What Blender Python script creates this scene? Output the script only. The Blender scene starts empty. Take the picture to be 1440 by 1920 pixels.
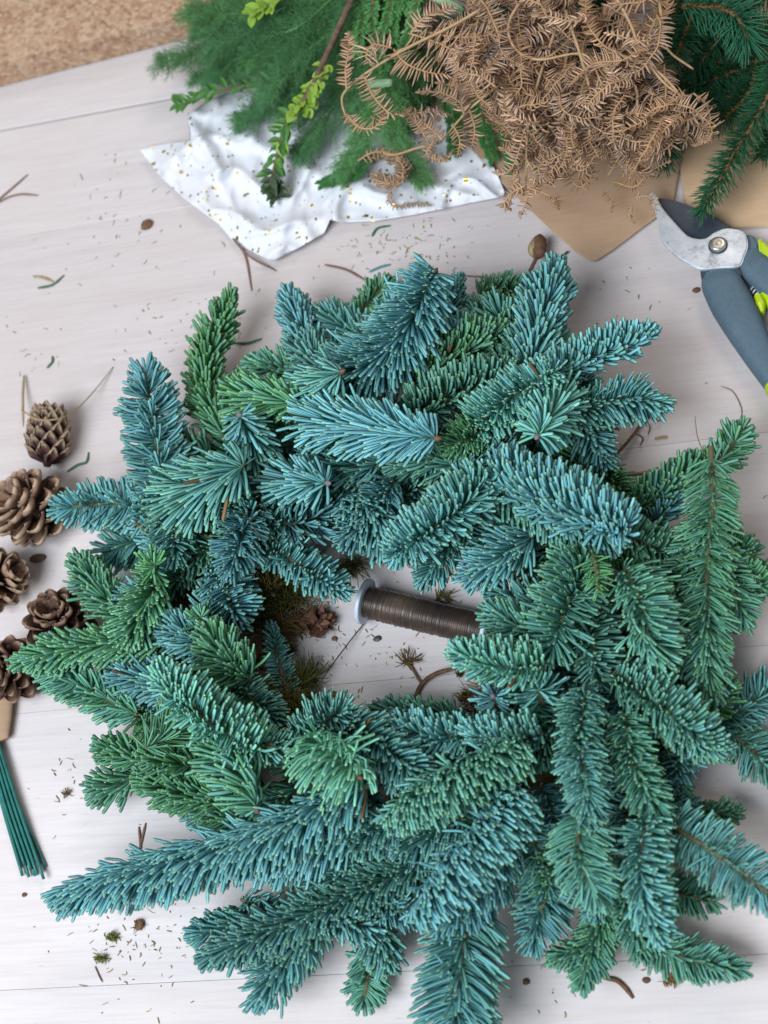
import bpy, bmesh, math, random
import numpy as np
from mathutils import Vector, Matrix

R = math.radians
random.seed(7)
rng = np.random.default_rng(7)
scene = bpy.context.scene
COL = scene.collection

# ------------------------------------------------------------------ camera
F = 2788.0                                   # focal length in photo pixels (1440 x 1920)
TILT, AZ, ROT, DIST = R(26), R(124), R(7), 0.968
ez = Vector((math.sin(TILT)*math.cos(AZ), math.sin(TILT)*math.sin(AZ), math.cos(TILT)))
_a = ez.cross(Vector((0, 1, 0))).normalized(); _b = ez.cross(_a)
ex = (math.cos(ROT)*_a + math.sin(ROT)*_b)
if ex.x < 0: ex = -ex
ey = ez.cross(ex)
W2C = Matrix((ex, ey, ez)).transposed()      # world -> camera axes
C2W = W2C.transposed()
CAM = C2W @ Vector((0, 0, DIST))
cd = bpy.data.cameras.new('camera'); cam = bpy.data.objects.new('camera', cd); COL.objects.link(cam)
cam.matrix_world = Matrix.Translation(CAM) @ C2W.to_4x4()
cd.sensor_fit = 'VERTICAL'; cd.sensor_height = 17.3; cd.sensor_width = 13.0
cd.lens = 17.3*F/1920.0
cd.clip_start = 0.01; cd.clip_end = 20
cd.dof.use_dof = True; cd.dof.focus_distance = 0.905; cd.dof.aperture_fstop = 3.2
scene.camera = cam

# ------------------------------------------------------------------ light
w = bpy.data.worlds.new('World'); scene.world = w; w.use_nodes = True
w.node_tree.nodes['Background'].inputs[0].default_value = (0.93, 0.95, 1.0, 1)
w.node_tree.nodes['Background'].inputs[1].default_value = 0.24
def area(name, loc, target, size, power, color):
    l = bpy.data.lights.new(name, 'AREA'); l.shape = 'RECTANGLE'; l.size, l.size_y = size
    l.energy = power; l.color = color
    o = bpy.data.objects.new(name, l); COL.objects.link(o); o.location = loc
    o.rotation_euler = (Vector(target)-Vector(loc)).to_track_quat('-Z', 'Y').to_euler()
    return o
area('window_light', (-0.75, -1.05, 1.95), (0, 0, 0), (1.5, 1.2), 72, (0.89, 0.94, 1.0))
area('room_light', (0.9, 1.5, 1.9), (0, 0.1, 0), (0.9, 0.9), 14, (1.0, 0.84, 0.74))
vs = scene.view_settings
vs.view_transform = 'Standard'; vs.look = 'None'; vs.exposure = 0.0; vs.gamma = 1.0; vs.use_curve_mapping = False

# ------------------------------------------------------------------ pixel helpers
def P(px, py, z=0.0):
    d = C2W @ Vector((px-720.0, 960.0-py, -F))
    t = (z-CAM.z)/d.z
    return CAM + d*t
def PX(px, py, z=0.0):                        # metres per photo pixel at that spot
    d = W2C @ (P(px, py, z)-CAM)
    return -d.z/F
def pdir(px, py, dx, dy, z=0.05):             # pixel direction -> unit direction along the table
    return (P(px+dx, py+dy, z)-P(px, py, z)).normalized()

# ------------------------------------------------------------------ object helpers
def tag(o, label=None, cat=None, group=None, kind=None):
    if label: o['label'] = label
    if cat: o['category'] = cat
    if group: o['group'] = group
    if kind: o['kind'] = kind
    return o
def link(name, me, mat=None, parent=None):
    o = bpy.data.objects.new(name, me); COL.objects.link(o)
    if mat is not None and not me.materials: me.materials.append(mat)
    if parent is not None: o.parent = parent
    return o
def empty(name, loc=(0, 0, 0)):
    o = bpy.data.objects.new(name, None); COL.objects.link(o); o.empty_display_size = 0.01
    return o
def quads_mesh(name, V, Q, smooth=True, attr=None):
    me = bpy.data.meshes.new(name)
    V = np.asarray(V, np.float32); Q = np.asarray(Q, np.int32)
    me.vertices.add(len(V)); me.vertices.foreach_set('co', V.ravel())
    me.loops.add(Q.size); me.loops.foreach_set('vertex_index', Q.ravel())
    me.polygons.add(len(Q))
    me.polygons.foreach_set('loop_start', np.arange(0, Q.size, 4, dtype=np.int32))
    me.polygons.foreach_set('loop_total', np.full(len(Q), 4, np.int32))
    me.polygons.foreach_set('use_smooth', np.full(len(Q), smooth, bool))
    me.update(calc_edges=True)
    if attr is not None:
        a = me.attributes.new('ncol', 'FLOAT_COLOR', 'POINT')
        a.data.foreach_set('color', np.asarray(attr, np.float32).ravel())
    return me
def bm_mesh(name, bm, smooth=False):
    bmesh.ops.recalc_face_normals(bm, faces=bm.faces)
    me = bpy.data.meshes.new(name); bm.to_mesh(me); bm.free()
    if smooth:
        me.polygons.foreach_set('use_smooth', np.full(len(me.polygons), True, bool))
    return me
def catmull(pts, n):
    pts = np.array([tuple(p) for p in pts], float)
    if len(pts) == 2:
        t = np.linspace(0, 1, n)[:, None]; return pts[0]*(1-t)+pts[1]*t
    p = np.vstack([2*pts[0]-pts[1], pts, 2*pts[-1]-pts[-2]])
    out = []
    m = len(pts)-1
    for u in np.linspace(0, m-1e-9, n):
        i = int(u); f = u-i
        a, b, c, d = p[i], p[i+1], p[i+2], p[i+3]
        out.append(.5*((2*b)+(-a+c)*f+(2*a-5*b+4*c-d)*f*f+(-a+3*b-3*c+d)*f**3))
    return np.array(out)
def norm(a): return a/np.maximum(np.linalg.norm(a, axis=-1, keepdims=True), 1e-9)
def tube_arrays(pts, radii, sides=8, flat=1.0, cap=True):
    pts = np.asarray(pts, float); n = len(pts)
    radii = np.broadcast_to(np.asarray(radii, float), (n,))
    T = norm(np.gradient(pts, axis=0))
    up = np.tile([0, 0, 1.0], (n, 1)); up[np.abs(T[:, 2]) > .95] = [0, 1, 0]
    S = norm(np.cross(T, up)); N = np.cross(S, T)
    a = np.linspace(0, 2*np.pi, sides, endpoint=False)
    V = pts[:, None]+radii[:, None, None]*(np.cos(a)[None, :, None]*S[:, None]+flat*np.sin(a)[None, :, None]*N[:, None])
    V = V.reshape(-1, 3)
    Q = []
    for i in range(n-1):
        for j in range(sides):
            k = (j+1) % sides
            Q.append((i*sides+j, i*sides+k, (i+1)*sides+k, (i+1)*sides+j))
    if cap:
        for r in (0, n-1):
            c = len(V); V = np.vstack([V, pts[r]])
            for j in range(0, sides, 2):
                q = (r*sides+j, r*sides+(j+1) % sides, r*sides+(j+2) % sides, c)
                Q.append(q[::-1] if r == 0 else q)
    return V, np.array(Q)
def tube(name, pts, radii, mat, parent=None, sides=8, flat=1.0):
    V, Q = tube_arrays(pts, radii, sides, flat)
    return link(name, quads_mesh(name, V, Q), mat, parent)
def join_arrays(lst):
    Vs, Qs, As, k = [], [], [], 0
    for it in lst:
        Vs.append(it[0]); Qs.append(it[1]+k); k += len(it[0])
        if len(it) > 2: As.append(it[2])
    return np.vstack(Vs), np.vstack(Qs), (np.vstack(As) if As else None)

NEEDLE = ([0, .10, .32, .62, .90, .972, 1.0], [.36, .55, .88, 1.0, 1.0, .80, .35])
LEAFLET = ([0, .12, .4, .7, .92, 1.0], [.7, 1.0, .95, .7, .35, .08])
SPIKE = ([0, .3, .8, 1.0], [.8, 1.0, .8, .12])
HAIR = ([0, 1.0], [1.0, .3])

def needles(spine, n, L, Wd, Th, alpha=65, alpha_tip=25, style='full', bend=(0, 0, 1), k=.35,
            blue=1.0, lum=1.0, s0=.02, s1=1.0, prof=NEEDLE, tipL=.6, baseL=.85, jit=10, fwd=.25, rs=None, power=1.0, upness=.8, bn=.06, flatten=1.0, odd=0.0, brown=0.0, grad=0.0, lv=.09, upf=.6):
    """needle-shaped leaves along a 3-D spine; returns verts, quads, colours (brightness, along, blueness, across)"""
    r = rs or rng
    spine = np.asarray(spine, float)
    seg = np.linalg.norm(np.diff(spine, axis=0), axis=1); cum = np.r_[0, np.cumsum(seg)]; cum /= cum[-1]
    s = np.clip(np.linspace(s0, s1, n)+r.normal(0, .3/n, n), 0, 1)
    Pn = np.stack([np.interp(s, cum, spine[:, i]) for i in range(3)], 1)
    Tg = norm(np.gradient(spine, axis=0))
    T = norm(np.stack([np.interp(s, cum, Tg[:, i]) for i in range(3)], 1))
    Z = np.tile([0, 0, 1.0], (n, 1)); Z[np.abs(T[:, 2]) > .93] = [0, 1.0, 0]
    N1 = norm(Z-T*np.sum(Z*T, 1, keepdims=True)); N2 = np.cross(T, N1)
    if style == 'flat':
        th = np.where(np.arange(n) % 2 == 0, 1, -1)*(np.pi/2)+r.normal(0, .24, n)
        m = r.random(n) < .2; th[m] = r.normal(0, .5, m.sum())
    elif style == 'pinnate':
        th = np.where(np.arange(n) % 2 == 0, 1, -1)*(np.pi/2-.15)+r.normal(0, .22, n)
    else:
        th = ((np.arange(n)*2.39996+r.normal(0, .3, n)+np.pi) % (2*np.pi)-np.pi)*upness
    Rd = np.cos(th)[:, None]*N1+np.sin(th)[:, None]*N2
    if flatten != 1.0:
        Rd = Rd*np.array([1, 1, flatten]); Rd = norm(Rd-T*np.sum(Rd*T, 1, keepdims=True)*.5)
    al = alpha+(alpha_tip-alpha)*np.clip((s-.72)/.28, 0, 1)**1.5
    al = np.radians(al+r.normal(0, jit, n)+(r.random(n) < odd)*r.normal(0, 28, n))
    d0 = np.cos(al)[:, None]*T+np.sin(al)[:, None]*Rd
    B = norm(np.asarray(bend, float)[None, :]+fwd*T+r.normal(0, bn, (n, 3)))
    kk = np.clip(k*(1+r.normal(0, .2, n)), 0, .95)[:, None]
    d1 = norm(d0*(1-kk)+B*kk)
    ln = L*(1+r.normal(0, lv, n))*np.interp(s, [0, .15, .7, 1], [baseL, 1, 1, tipL])
    vv, pf = prof
    nr = len(vv)
    C = np.zeros((n, nr, 3)); D = np.zeros((n, nr, 3))
    for i, v in enumerate(vv):
        D[:, i] = norm(d0*(1-v**power)+d1*v**power)
        if i: C[:, i] = C[:, i-1]+(D[:, i]+D[:, i-1])*.5*((v-vv[i-1])*ln)[:, None]
    C += Pn[:, None]
    U = norm(Rd*.6+np.array([0, 0, upf])+r.normal(0, .16, (n, 3)))
    Wv = norm(np.cross(D, U[:, None])); Tv = np.cross(Wv, D)
    pf = np.array(pf)[None, :, None]
    ws = (Wd*.5*(1+r.normal(0, .1, n)))[:, None, None]
    a = C-Wv*ws*pf; b = C+Tv*Th*.5*pf; c = C+Wv*ws*pf; d = C-Tv*Th*.5*pf
    V = np.stack([a, b, c, d], 2).reshape(-1, 3)
    base = (np.arange(n)*nr*4)[:, None, None]
    i = np.arange(nr-1)[None, :, None]*4; j = np.arange(4)[None, None, :]
    q = np.stack([base+i+j, base+i+(j+1) % 4, base+i+4+(j+1) % 4, base+i+4+j], -1).reshape(-1, 4)
    cap = (np.arange(n)*nr*4+(nr-1)*4)[:, None]+np.arange(4)[None, :]
    Q = np.vstack([q, cap])
    A = np.zeros((n, nr, 4, 4), np.float32)
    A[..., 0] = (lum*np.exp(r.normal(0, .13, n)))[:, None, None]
    A[..., 1] = np.array(vv)[None, :, None]
    bl_ = np.clip(blue*(1-grad+grad*1.4*s)+r.normal(0, .09, n), 0, 1); bl_[r.random(n) < brown] = 2.0
    A[..., 2] = bl_[:, None, None]
    A[..., 3] = np.array([0, .5, 1, .5])[None, None, :]
    return V, Q, A.reshape(-1, 4)

# ------------------------------------------------------------------ materials
def mat(name, color=(.5, .5, .5), rough=.5, metal=0.0, spec=.5):
    m = bpy.data.materials.new(name); m.use_nodes = True
    b = m.node_tree.nodes['Principled BSDF']
    b.inputs['Base Color'].default_value = (*color, 1)
    b.inputs['Roughness'].default_value = rough; b.inputs['Metallic'].default_value = metal
    b.inputs['Specular IOR Level'].default_value = spec
    return m
class N:
    def __init__(s, m): s.t = m.node_tree; s.b = s.t.nodes['Principled BSDF']
    def n(s, typ, **kw):
        o = s.t.nodes.new(typ)
        for k_, v in kw.items():
            if k_ in o.inputs: o.inputs[k_].default_value = v
            else: setattr(o, k_, v)
        return o
    def l(s, a, b): s.t.links.new(a, b)
    def ramp(s, src, stops, interp='LINEAR'):
        r_ = s.n('ShaderNodeValToRGB'); e = r_.color_ramp; e.interpolation = interp
        while len(e.elements) < len(stops): e.elements.new(.5)
        for el, (p, c) in zip(e.elements, stops):
            el.position = p; el.color = (*c, 1) if len(c) == 3 else c
        s.l(src, r_.inputs[0]); return r_.outputs[0]
    def mix(s, fac, a, b, mode='MIX'):
        m_ = s.n('ShaderNodeMix', data_type='RGBA', blend_type=mode)
        for sock, v in ((m_.inputs[0], fac), (m_.inputs[6], a), (m_.inputs[7], b)):
            if hasattr(v, 'links'): s.l(v, sock)
            elif isinstance(v, (int, float)): sock.default_value = v
            else: sock.default_value = (*v, 1)
        return m_.outputs[2]
    def math(s, op, a, b=0.0):
        m_ = s.n('ShaderNodeMath', operation=op)
        for sock, v in ((m_.inputs[0], a), (m_.inputs[1], b)):
            if hasattr(v, 'links'): s.l(v, sock)
            else: sock.default_value = v
        return m_.outputs[0]
    def coords(s, scale=(1, 1, 1), out='Object'):
        c = s.n('ShaderNodeTexCoord'); mp = s.n('ShaderNodeMapping'); mp.inputs['Scale'].default_value = scale
        s.l(c.outputs[out], mp.inputs[0]); return mp.outputs[0]
    def noise(s, vec, scale, detail=4, rough=.6):
        o = s.n('ShaderNodeTexNoise'); o.inputs['Scale'].default_value = scale
        o.inputs['Detail'].default_value = detail; o.inputs['Roughness'].default_value = rough
        s.l(vec, o.inputs['Vector']); return o.outputs['Fac']
    def bump(s, h, strength=.3, dist=.001):
        b_ = s.n('ShaderNodeBump'); b_.inputs['Strength'].default_value = strength; b_.inputs['Distance'].default_value = dist
        s.l(h, b_.inputs['Height']); s.l(b_.outputs[0], s.b.inputs['Normal'])

def needle_mat(name, g_pale, g_edge, b_pale, b_edge, tip, base, rough=.5, spec=.22):
    m = mat(name, rough=rough, spec=spec); x = N(m)
    at = x.n('ShaderNodeAttribute', attribute_name='ncol')
    sep = x.n('ShaderNodeSeparateColor'); x.l(at.outputs['Color'], sep.inputs[0])
    u = at.outputs['Alpha']; at_b = sep.outputs[2]
    st = x.ramp(u, [(0, (0,)*3), (.13, (0,)*3), (.2, (1,)*3), (.4, (1,)*3), (.5, (.45,)*3), (.6, (1,)*3), (.8, (1,)*3), (.87, (0,)*3)])
    pale = x.mix(sep.outputs[2], g_pale, b_pale); edge = x.mix(sep.outputs[2], g_edge, b_edge)
    c = x.mix(st, edge, pale)
    tf = x.ramp(sep.outputs[1], [(0, (0,)*3), (.93, (0,)*3), (.99, (.6,)*3)])
    c = x.mix(tf, c, tip)
    bf = x.ramp(sep.outputs[1], [(0, (1,)*3), (.28, (0,)*3)])
    c = x.mix(bf, c, base)
    c = x.mix(x.math('GREATER_THAN', at_b, 1.5), c, (.20, .12, .06))
    mul = x.n('ShaderNodeVectorMath', operation='SCALE'); x.l(c, mul.inputs[0]); x.l(sep.outputs[0], mul.inputs['Scale'])
    x.l(mul.outputs[0], x.b.inputs['Base Color'])
    return m
M = {}
M['fir'] = needle_mat('fir_needle', (.14, .39, .15), (.03, .16, .03), (.21, .53, .605), (.018, .155, .155), (.30, .50, .24), (.05, .19, .10))
M['spruce'] = needle_mat('spruce_needle', (.035, .15, .055), (.02, .10, .035), (.035, .17, .10), (.02, .11, .06), (.07, .19, .07), (.03, .11, .04), rough=.4)
M['bracken'] = needle_mat('dry_bracken', (.42, .255, .145), (.27, .15, .08), (.55, .40, .30), (.37, .235, .155), (.54, .39, .28), (.40, .23, .11), rough=.75, spec=.2)
M['feather'] = needle_mat('feather_fern', (.13, .32, .095), (.09, .24, .07), (.08, .27, .13), (.06, .20, .095), (.17, .37, .13), (.095, .24, .08), rough=.6, spec=.25)
M['moss'] = needle_mat('moss_fibre', (.10, .12, .03), (.08, .09, .03), (.15, .085, .035), (.10, .06, .025), (.16, .14, .05), (.06, .05, .02), rough=.9, spec=.1)

def wood_mat():
    m = mat('whitewashed_wood', rough=.55, spec=.3); x = N(m)
    v = x.coords((3, 60, 20)); big = x.noise(v, 1.6, 6, .6)
    v2 = x.coords((14, 260, 60)); fine = x.noise(v2, 2.0, 3, .6)
    v3 = x.coords((1, 1, 1)); blot = x.noise(v3, 7, 4, .55)
    oi = x.n('ShaderNodeObjectInfo')
    c = x.ramp(big, [(.25, (.57, .53, .53)), (.5, (.65, .62, .63)), (.75, (.685, .665, .68))])
    c = x.mix(.35, c, x.ramp(fine, [(.3, (.52, .475, .47)), (.55, (.65, .625, .635)), (.8, (.69, .675, .69))]))
    c = x.mix(x.ramp(blot, [(.45, (0,)*3), (.75, (.35,)*3)]), c, (.66, .58, .535))
    tone = x.ramp(oi.outputs['Random'], [(0, (.92, .895, .885)), (.5, (1.0, .985, .975)), (1, (1.05, 1.05, 1.06))])
    c = x.mix(1.0, c, tone, 'MULTIPLY')
    v4 = x.coords((40, 160, 40)); spk = x.noise(v4, 3, 2, .5)
    c = x.mix(x.ramp(spk, [(.70, (0,)*3), (.78, (.5,)*3)]), c, (.46, .43, .43))
    x.l(c, x.b.inputs['Base Color']); x.bump(fine, .12, .0006)
    return m
M['wood'] = wood_mat()
def speckle_board():
    m = mat('particle_board', rough=.8, spec=.15); x = N(m); v = x.coords()
    vo = x.n('ShaderNodeTexVoronoi'); vo.inputs['Scale'].default_value = 330; x.l(v, vo.inputs['Vector'])
    sp = x.n('ShaderNodeSeparateColor'); x.l(vo.outputs['Color'], sp.inputs[0])
    c = x.ramp(sp.outputs[0], [(0, (.17, .09, .05)), (.18, (.33, .20, .125)), (.5, (.44, .30, .20)), (.8, (.52, .39, .28)), (1, (.60, .48, .38))])
    nz = x.noise(v, 60, 5); c = x.mix(.45, c, x.ramp(nz, [(.3, (.36, .21, .12)), (.7, (.58, .40, .27))]))
    x.l(c, x.b.inputs['Base Color']); x.bump(sp.outputs[1], .5, .0008)
    return m
M['board'] = speckle_board()
def kraft(name, c0, c1):
    m = mat(name, rough=.75, spec=.2); x = N(m)
    v = x.coords((20, 200, 20)); f = x.noise(v, 3, 4); g = x.noise(x.coords(), 25, 4)
    c = x.mix(.5, x.ramp(f, [(.3, c0), (.7, c1)]), x.ramp(g, [(.3, c0), (.7, c1)]))
    x.l(c, x.b.inputs['Base Color']); x.bump(f, .25, .0005)
    return m
M['kraft'] = kraft('kraft_paper', (.40, .265, .17), (.49, .34, .225))
M['kraft2'] = kraft('kraft_paper_light', (.50, .345, .21), (.60, .43, .275))
def tissue_mat():
    m = mat('gold_flecked_tissue', rough=.6, spec=.3); x = N(m); v = x.coords()
    fl = []
    for sc_, rad, dens in ((170, .25, .36), (300, .28, .30)):
        vo = x.n('ShaderNodeTexVoronoi', distance='CHEBYCHEV'); vo.inputs['Scale'].default_value = sc_; vo.inputs['Randomness'].default_value = 1
        mp = x.n('ShaderNodeMapping'); mp.inputs['Rotation'].default_value = (0, 0, sc_*.01); x.l(v, mp.inputs[0]); x.l(mp.outputs[0], vo.inputs['Vector'])
        sp = x.n('ShaderNodeSeparateColor'); x.l(vo.outputs['Color'], sp.inputs[0])
        a = x.math('LESS_THAN', vo.outputs['Distance'], rad); b_ = x.math('LESS_THAN', sp.outputs[0], dens)
        sz = x.math('LESS_THAN', vo.outputs['Distance'], x.math('MULTIPLY', sp.outputs[1], rad*1.3))
        fl.append(x.math('MULTIPLY', x.math('MULTIPLY', a, b_), sz))
    f = x.math('MAXIMUM', fl[0], fl[1])
    gold = x.ramp(x.noise(v, 160, 2), [(.3, (.20, .17, .06)), (.45, (.45, .34, .07)), (.55, (.85, .60, .08)), (.72, (.98, .86, .30))])
    c = x.mix(f, (.74, .77, .83), gold)
    x.l(c, x.b.inputs['Base Color']); x.l(x.math('MULTIPLY', f, .85), x.b.inputs['Metallic'])
    x.l(x.math('SUBTRACT', .6, x.math('MULTIPLY', f, .25)), x.b.inputs['Roughness'])
    x.bump(x.noise(v, 45, 4), .25, .002)
    return m
M['tissue'] = tissue_mat()
def noisy(name, stops, scale=60, rough=.6, spec=.3, metal=0, bump=0, stretch=(1, 1, 1)):
    m = mat(name, rough=rough, spec=spec, metal=metal); x = N(m); f = x.noise(x.coords(stretch), scale, 5)
    x.l(x.ramp(f, stops), x.b.inputs['Base Color'])
    if bump: x.bump(f, bump, .0008)
    return m
M['twig'] = noisy('fir_twig', [(.3, (.09, .085, .045)), (.7, (.16, .13, .07))], 200, .8)
M['bud'] = noisy('fir_bud', [(.3, (.13, .10, .13)), (.7, (.27, .24, .28))], 500, .55)
M['budbrown'] = noisy('fir_bud_brown', [(.3, (.10, .05, .03)), (.7, (.20, .12, .08))], 500, .55)
M['sprucetwig'] = noisy('spruce_twig', [(.3, (.20, .085, .03)), (.7, (.32, .15, .06))], 300, .7)
M['straw'] = noisy('bracken_stem', [(.3, (.38, .24, .12)), (.7, (.52, .36, .21))], 200, .6)
M['bark'] = noisy('brown_bark', [(.3, (.08, .05, .035)), (.7, (.19, .125, .09))], 200, .8)
M['drybrown'] = noisy('dry_brown', [(.3, (.09, .045, .025)), (.7, (.22, .12, .07))], 260, .75, bump=.5)
M['paledry'] = noisy('pale_dry', [(.3, (.26, .19, .09)), (.7, (.42, .33, .19))], 260, .75)
M['greenneedle'] = noisy('loose_needle', [(.3, (.035, .11, .06)), (.7, (.07, .18, .10))], 200, .5)
M['blueneedle'] = noisy('loose_blue_needle', [(.3, (.05, .20, .20)), (.7, (.10, .30, .31))], 200, .5)
M['brownneedle'] = noisy('loose_brown_needle', [(.3, (.16, .085, .06)), (.7, (.26, .16, .12))], 200, .6)
M['leaf'] = noisy('glossy_leaf', [(.3, (.045, .15, .03)), (.7, (.08, .23, .05))], 120, .35, .5)
M['limeleaf'] = noisy('lime_leaf', [(.3, (.17, .33, .035)), (.7, (.30, .46, .07))], 120, .4, .45)
M['darkleaf'] = noisy('purple_green_leaf', [(.35, (.07, .045, .05)), (.6, (.05, .14, .055))], 150, .4, .45)
M['hebe'] = noisy('small_green_leaf', [(.3, (.05, .20, .06)), (.7, (.11, .32, .09))], 120, .4, .45)
M['cutstem'] = noisy('pale_green_stem', [(.3, (.22, .42, .22)), (.7, (.34, .54, .32))], 120, .45)
M['grip'] = noisy('grey_rubber', [(.3, (.075, .125, .165)), (.7, (.095, .155, .20))], 400, .62, .35, bump=.15)
M['darkplastic'] = mat('dark_plastic', (.03, .045, .06), .5)
M['lime'] = mat('lime_plastic', (.42, .58, .01), .42)
M['blade'] = noisy('coated_blade', [(.3, (.022, .032, .045)), (.7, (.045, .06, .08))], 90, .42, .5)
def steel():
    m = mat('worn_steel', rough=.4, metal=.55); x = N(m); v = x.coords()
    f = x.noise(v, 70, 6, .7); g = x.noise(v, 260, 4)
    c = x.ramp(f, [(.32, (.30, .32, .33)), (.45, (.62, .68, .74)), (.7, (.80, .86, .92))])
    c = x.mix(x.ramp(g, [(.60, (0,)*3), (.72, (.6,)*3)]), c, (.22, .19, .16))
    x.l(c, x.b.inputs['Base Color']); x.l(x.ramp(f, [(.3, (.6,)*3), (.7, (.35,)*3)]), x.b.inputs['Roughness'])
    return m
M['steel'] = steel()
M['bolt'] = noisy('bolt_steel', [(.3, (.35, .33, .28)), (.7, (.75, .74, .70))], 200, .3, .5, .85)
M['spoolwire'] = noisy('iron_wire', [(.3, (.032, .024, .022)), (.5, (.07, .052, .042)), (.7, (.14, .105, .078))], 40, .36, .55, .35, stretch=(1, 1, 1))
M['flange'] = mat('pale_plastic', (.55, .66, .78), .4)
M['greenwire'] = noisy('green_wire', [(.3, (.008, .12, .11)), (.7, (.02, .20, .17))], 150, .4, .5)
def cone_mat(name, inner, mid, rim, umbo, r0=.84, r1=.93):
    m = mat(name, rough=.6, spec=.3); x = N(m)
    at = x.n('ShaderNodeAttribute', attribute_name='ncol'); sep = x.n('ShaderNodeSeparateColor'); x.l(at.outputs['Color'], sep.inputs[0])
    c = x.ramp(sep.outputs[1], [(0, inner), (.36, inner), (.72, mid), (r0, mid), (r1, rim), (1, umbo)])
    nz = x.noise(x.coords(), 350, 4); c = x.mix(.5, c, x.ramp(nz, [(.3, (.45,)*3), (.7, (1.25,)*3)]), 'MULTIPLY')
    oi = x.n('ShaderNodeObjectInfo'); c = x.mix(.6, c, x.ramp(oi.outputs['Random'], [(0, (.75,)*3), (1, (1.15,)*3)]), 'MULTIPLY')
    x.l(c, x.b.inputs['Base Color']); x.bump(nz, .4, .0006)
    return m
M['cone_open'] = cone_mat('open_cone_scale', (.045, .024, .018), (.25, .15, .105), (.43, .29, .20), (.54, .40, .28))
M['cone_dark'] = cone_mat('dark_cone_scale', (.03, .016, .013), (.13, .07, .05), (.25, .155, .11), (.36, .24, .17))
M['cone_closed'] = cone_mat('closed_cone_scale', (.05, .02, .022), (.13, .07, .06), (.36, .26, .18), (.50, .40, .29), .73, .84)

# ------------------------------------------------------------------ table: a slab with whitewashed planks
table = empty('table'); tag(table, 'pale whitewashed plank table top', 'table', kind='structure')
def yl(px, py): return P(px, py, 0).y
bounds = [-.75, -.52, yl(1370, 1792), yl(1400, 1213), yl(1306, 826), yl(180, 417), yl(164, 214), .80]
bounds = sorted(bounds)
gapL1 = yl(164, 214)
for y0, y1 in zip(bounds[:-1], bounds[1:]):
    bm = bmesh.new()
    g1 = .0009 if abs(y1-gapL1) < 1e-6 else .00010
    g0 = .0009 if abs(y0-gapL1) < 1e-6 else .00010
    bmesh.ops.create_cube(bm, size=1)
    bmesh.ops.scale(bm, vec=(2.0, y1-y0-g0-g1, .02), verts=bm.verts)
    bmesh.ops.bevel(bm, geom=[e for e in bm.edges if abs(e.verts[0].co.y-e.verts[1].co.y) < 1e-6 and abs(e.verts[0].co.z-e.verts[1].co.z) < 1e-6], offset=.0007 if max(g0, g1) > .0005 else .00012, segments=1, affect='EDGES')
    o = link('plank', bm_mesh('plank', bm), M['wood'], table)
    o.location = (0.08, (y0+y1)/2+(g0-g1)/2, -.010)
bm = bmesh.new(); bmesh.ops.create_cube(bm, size=1); bmesh.ops.scale(bm, vec=(1.96, 1.5, .02), verts=bm.verts)
o = link('table_core', bm_mesh('table_core', bm), noisy('core_wood', [(.3, (.16, .11, .07)), (.7, (.25, .18, .12))]), table); o.location = (0.08, .02, -.0305)

def prism(name, outline, mt, parent=None, bevel=.0008, seg=2, smooth=False, z0=0., z1=.01, pz=None):
    """extrude a pixel outline (taken at height pz) between two heights"""
    pz = z1 if pz is None else pz
    bm = bmesh.new()
    vsb = []
    for p in outline:
        q = P(p[0], p[1], pz); vsb.append(bm.verts.new((q.x, q.y, z0)))
    f = bm.faces.new(vsb); r_ = bmesh.ops.extrude_face_region(bm, geom=[f])
    for v in r_['geom']:
        if isinstance(v, bmesh.types.BMVert): v.co.z = z1
    bmesh.ops.recalc_face_normals(bm, faces=bm.faces)
    if bevel:
        es = [e for e in bm.edges if len(e.link_faces) == 2 and e.calc_face_angle(0) > .9]
        bmesh.ops.bevel(bm, geom=es, offset=bevel, segments=seg, affect='EDGES')
    big = [f_ for f_ in bm.faces if len(f_.verts) > 4]
    bmesh.ops.triangulate(bm, faces=big)
    return link(name, bm_mesh(name, bm), mt, parent)

# particle board at the back of the table
bt = .024
pa, pb = P(0, 165, 0), P(300, 88, 0)
dv = (pb-pa).normalized(); nv = Vector((-dv.y, dv.x, 0))
if nv.y < 0: nv = -nv
bm = bmesh.new()
o_ = pa-dv*.35
c4 = [o_, o_+dv*.92, o_+dv*.92+nv*.34, o_+nv*.34]
lo = [bm.verts.new((c.x, c.y, .0005)) for c in c4]; hi = [bm.verts.new((c.x, c.y, bt)) for c in c4]
bm.faces.new(lo[::-1]); bm.faces.new(hi)
for i in range(4): bm.faces.new((lo[i], lo[(i+1) % 4], hi[(i+1) % 4], hi[i]))
bmesh.ops.bevel(bm, geom=bm.edges[:], offset=.0012, segments=2, affect='EDGES')
tag(link('particle_board', bm_mesh('particle_board', bm), M['board']), 'thick speckled tan particle board lying on the table behind the greenery', 'board')

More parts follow.
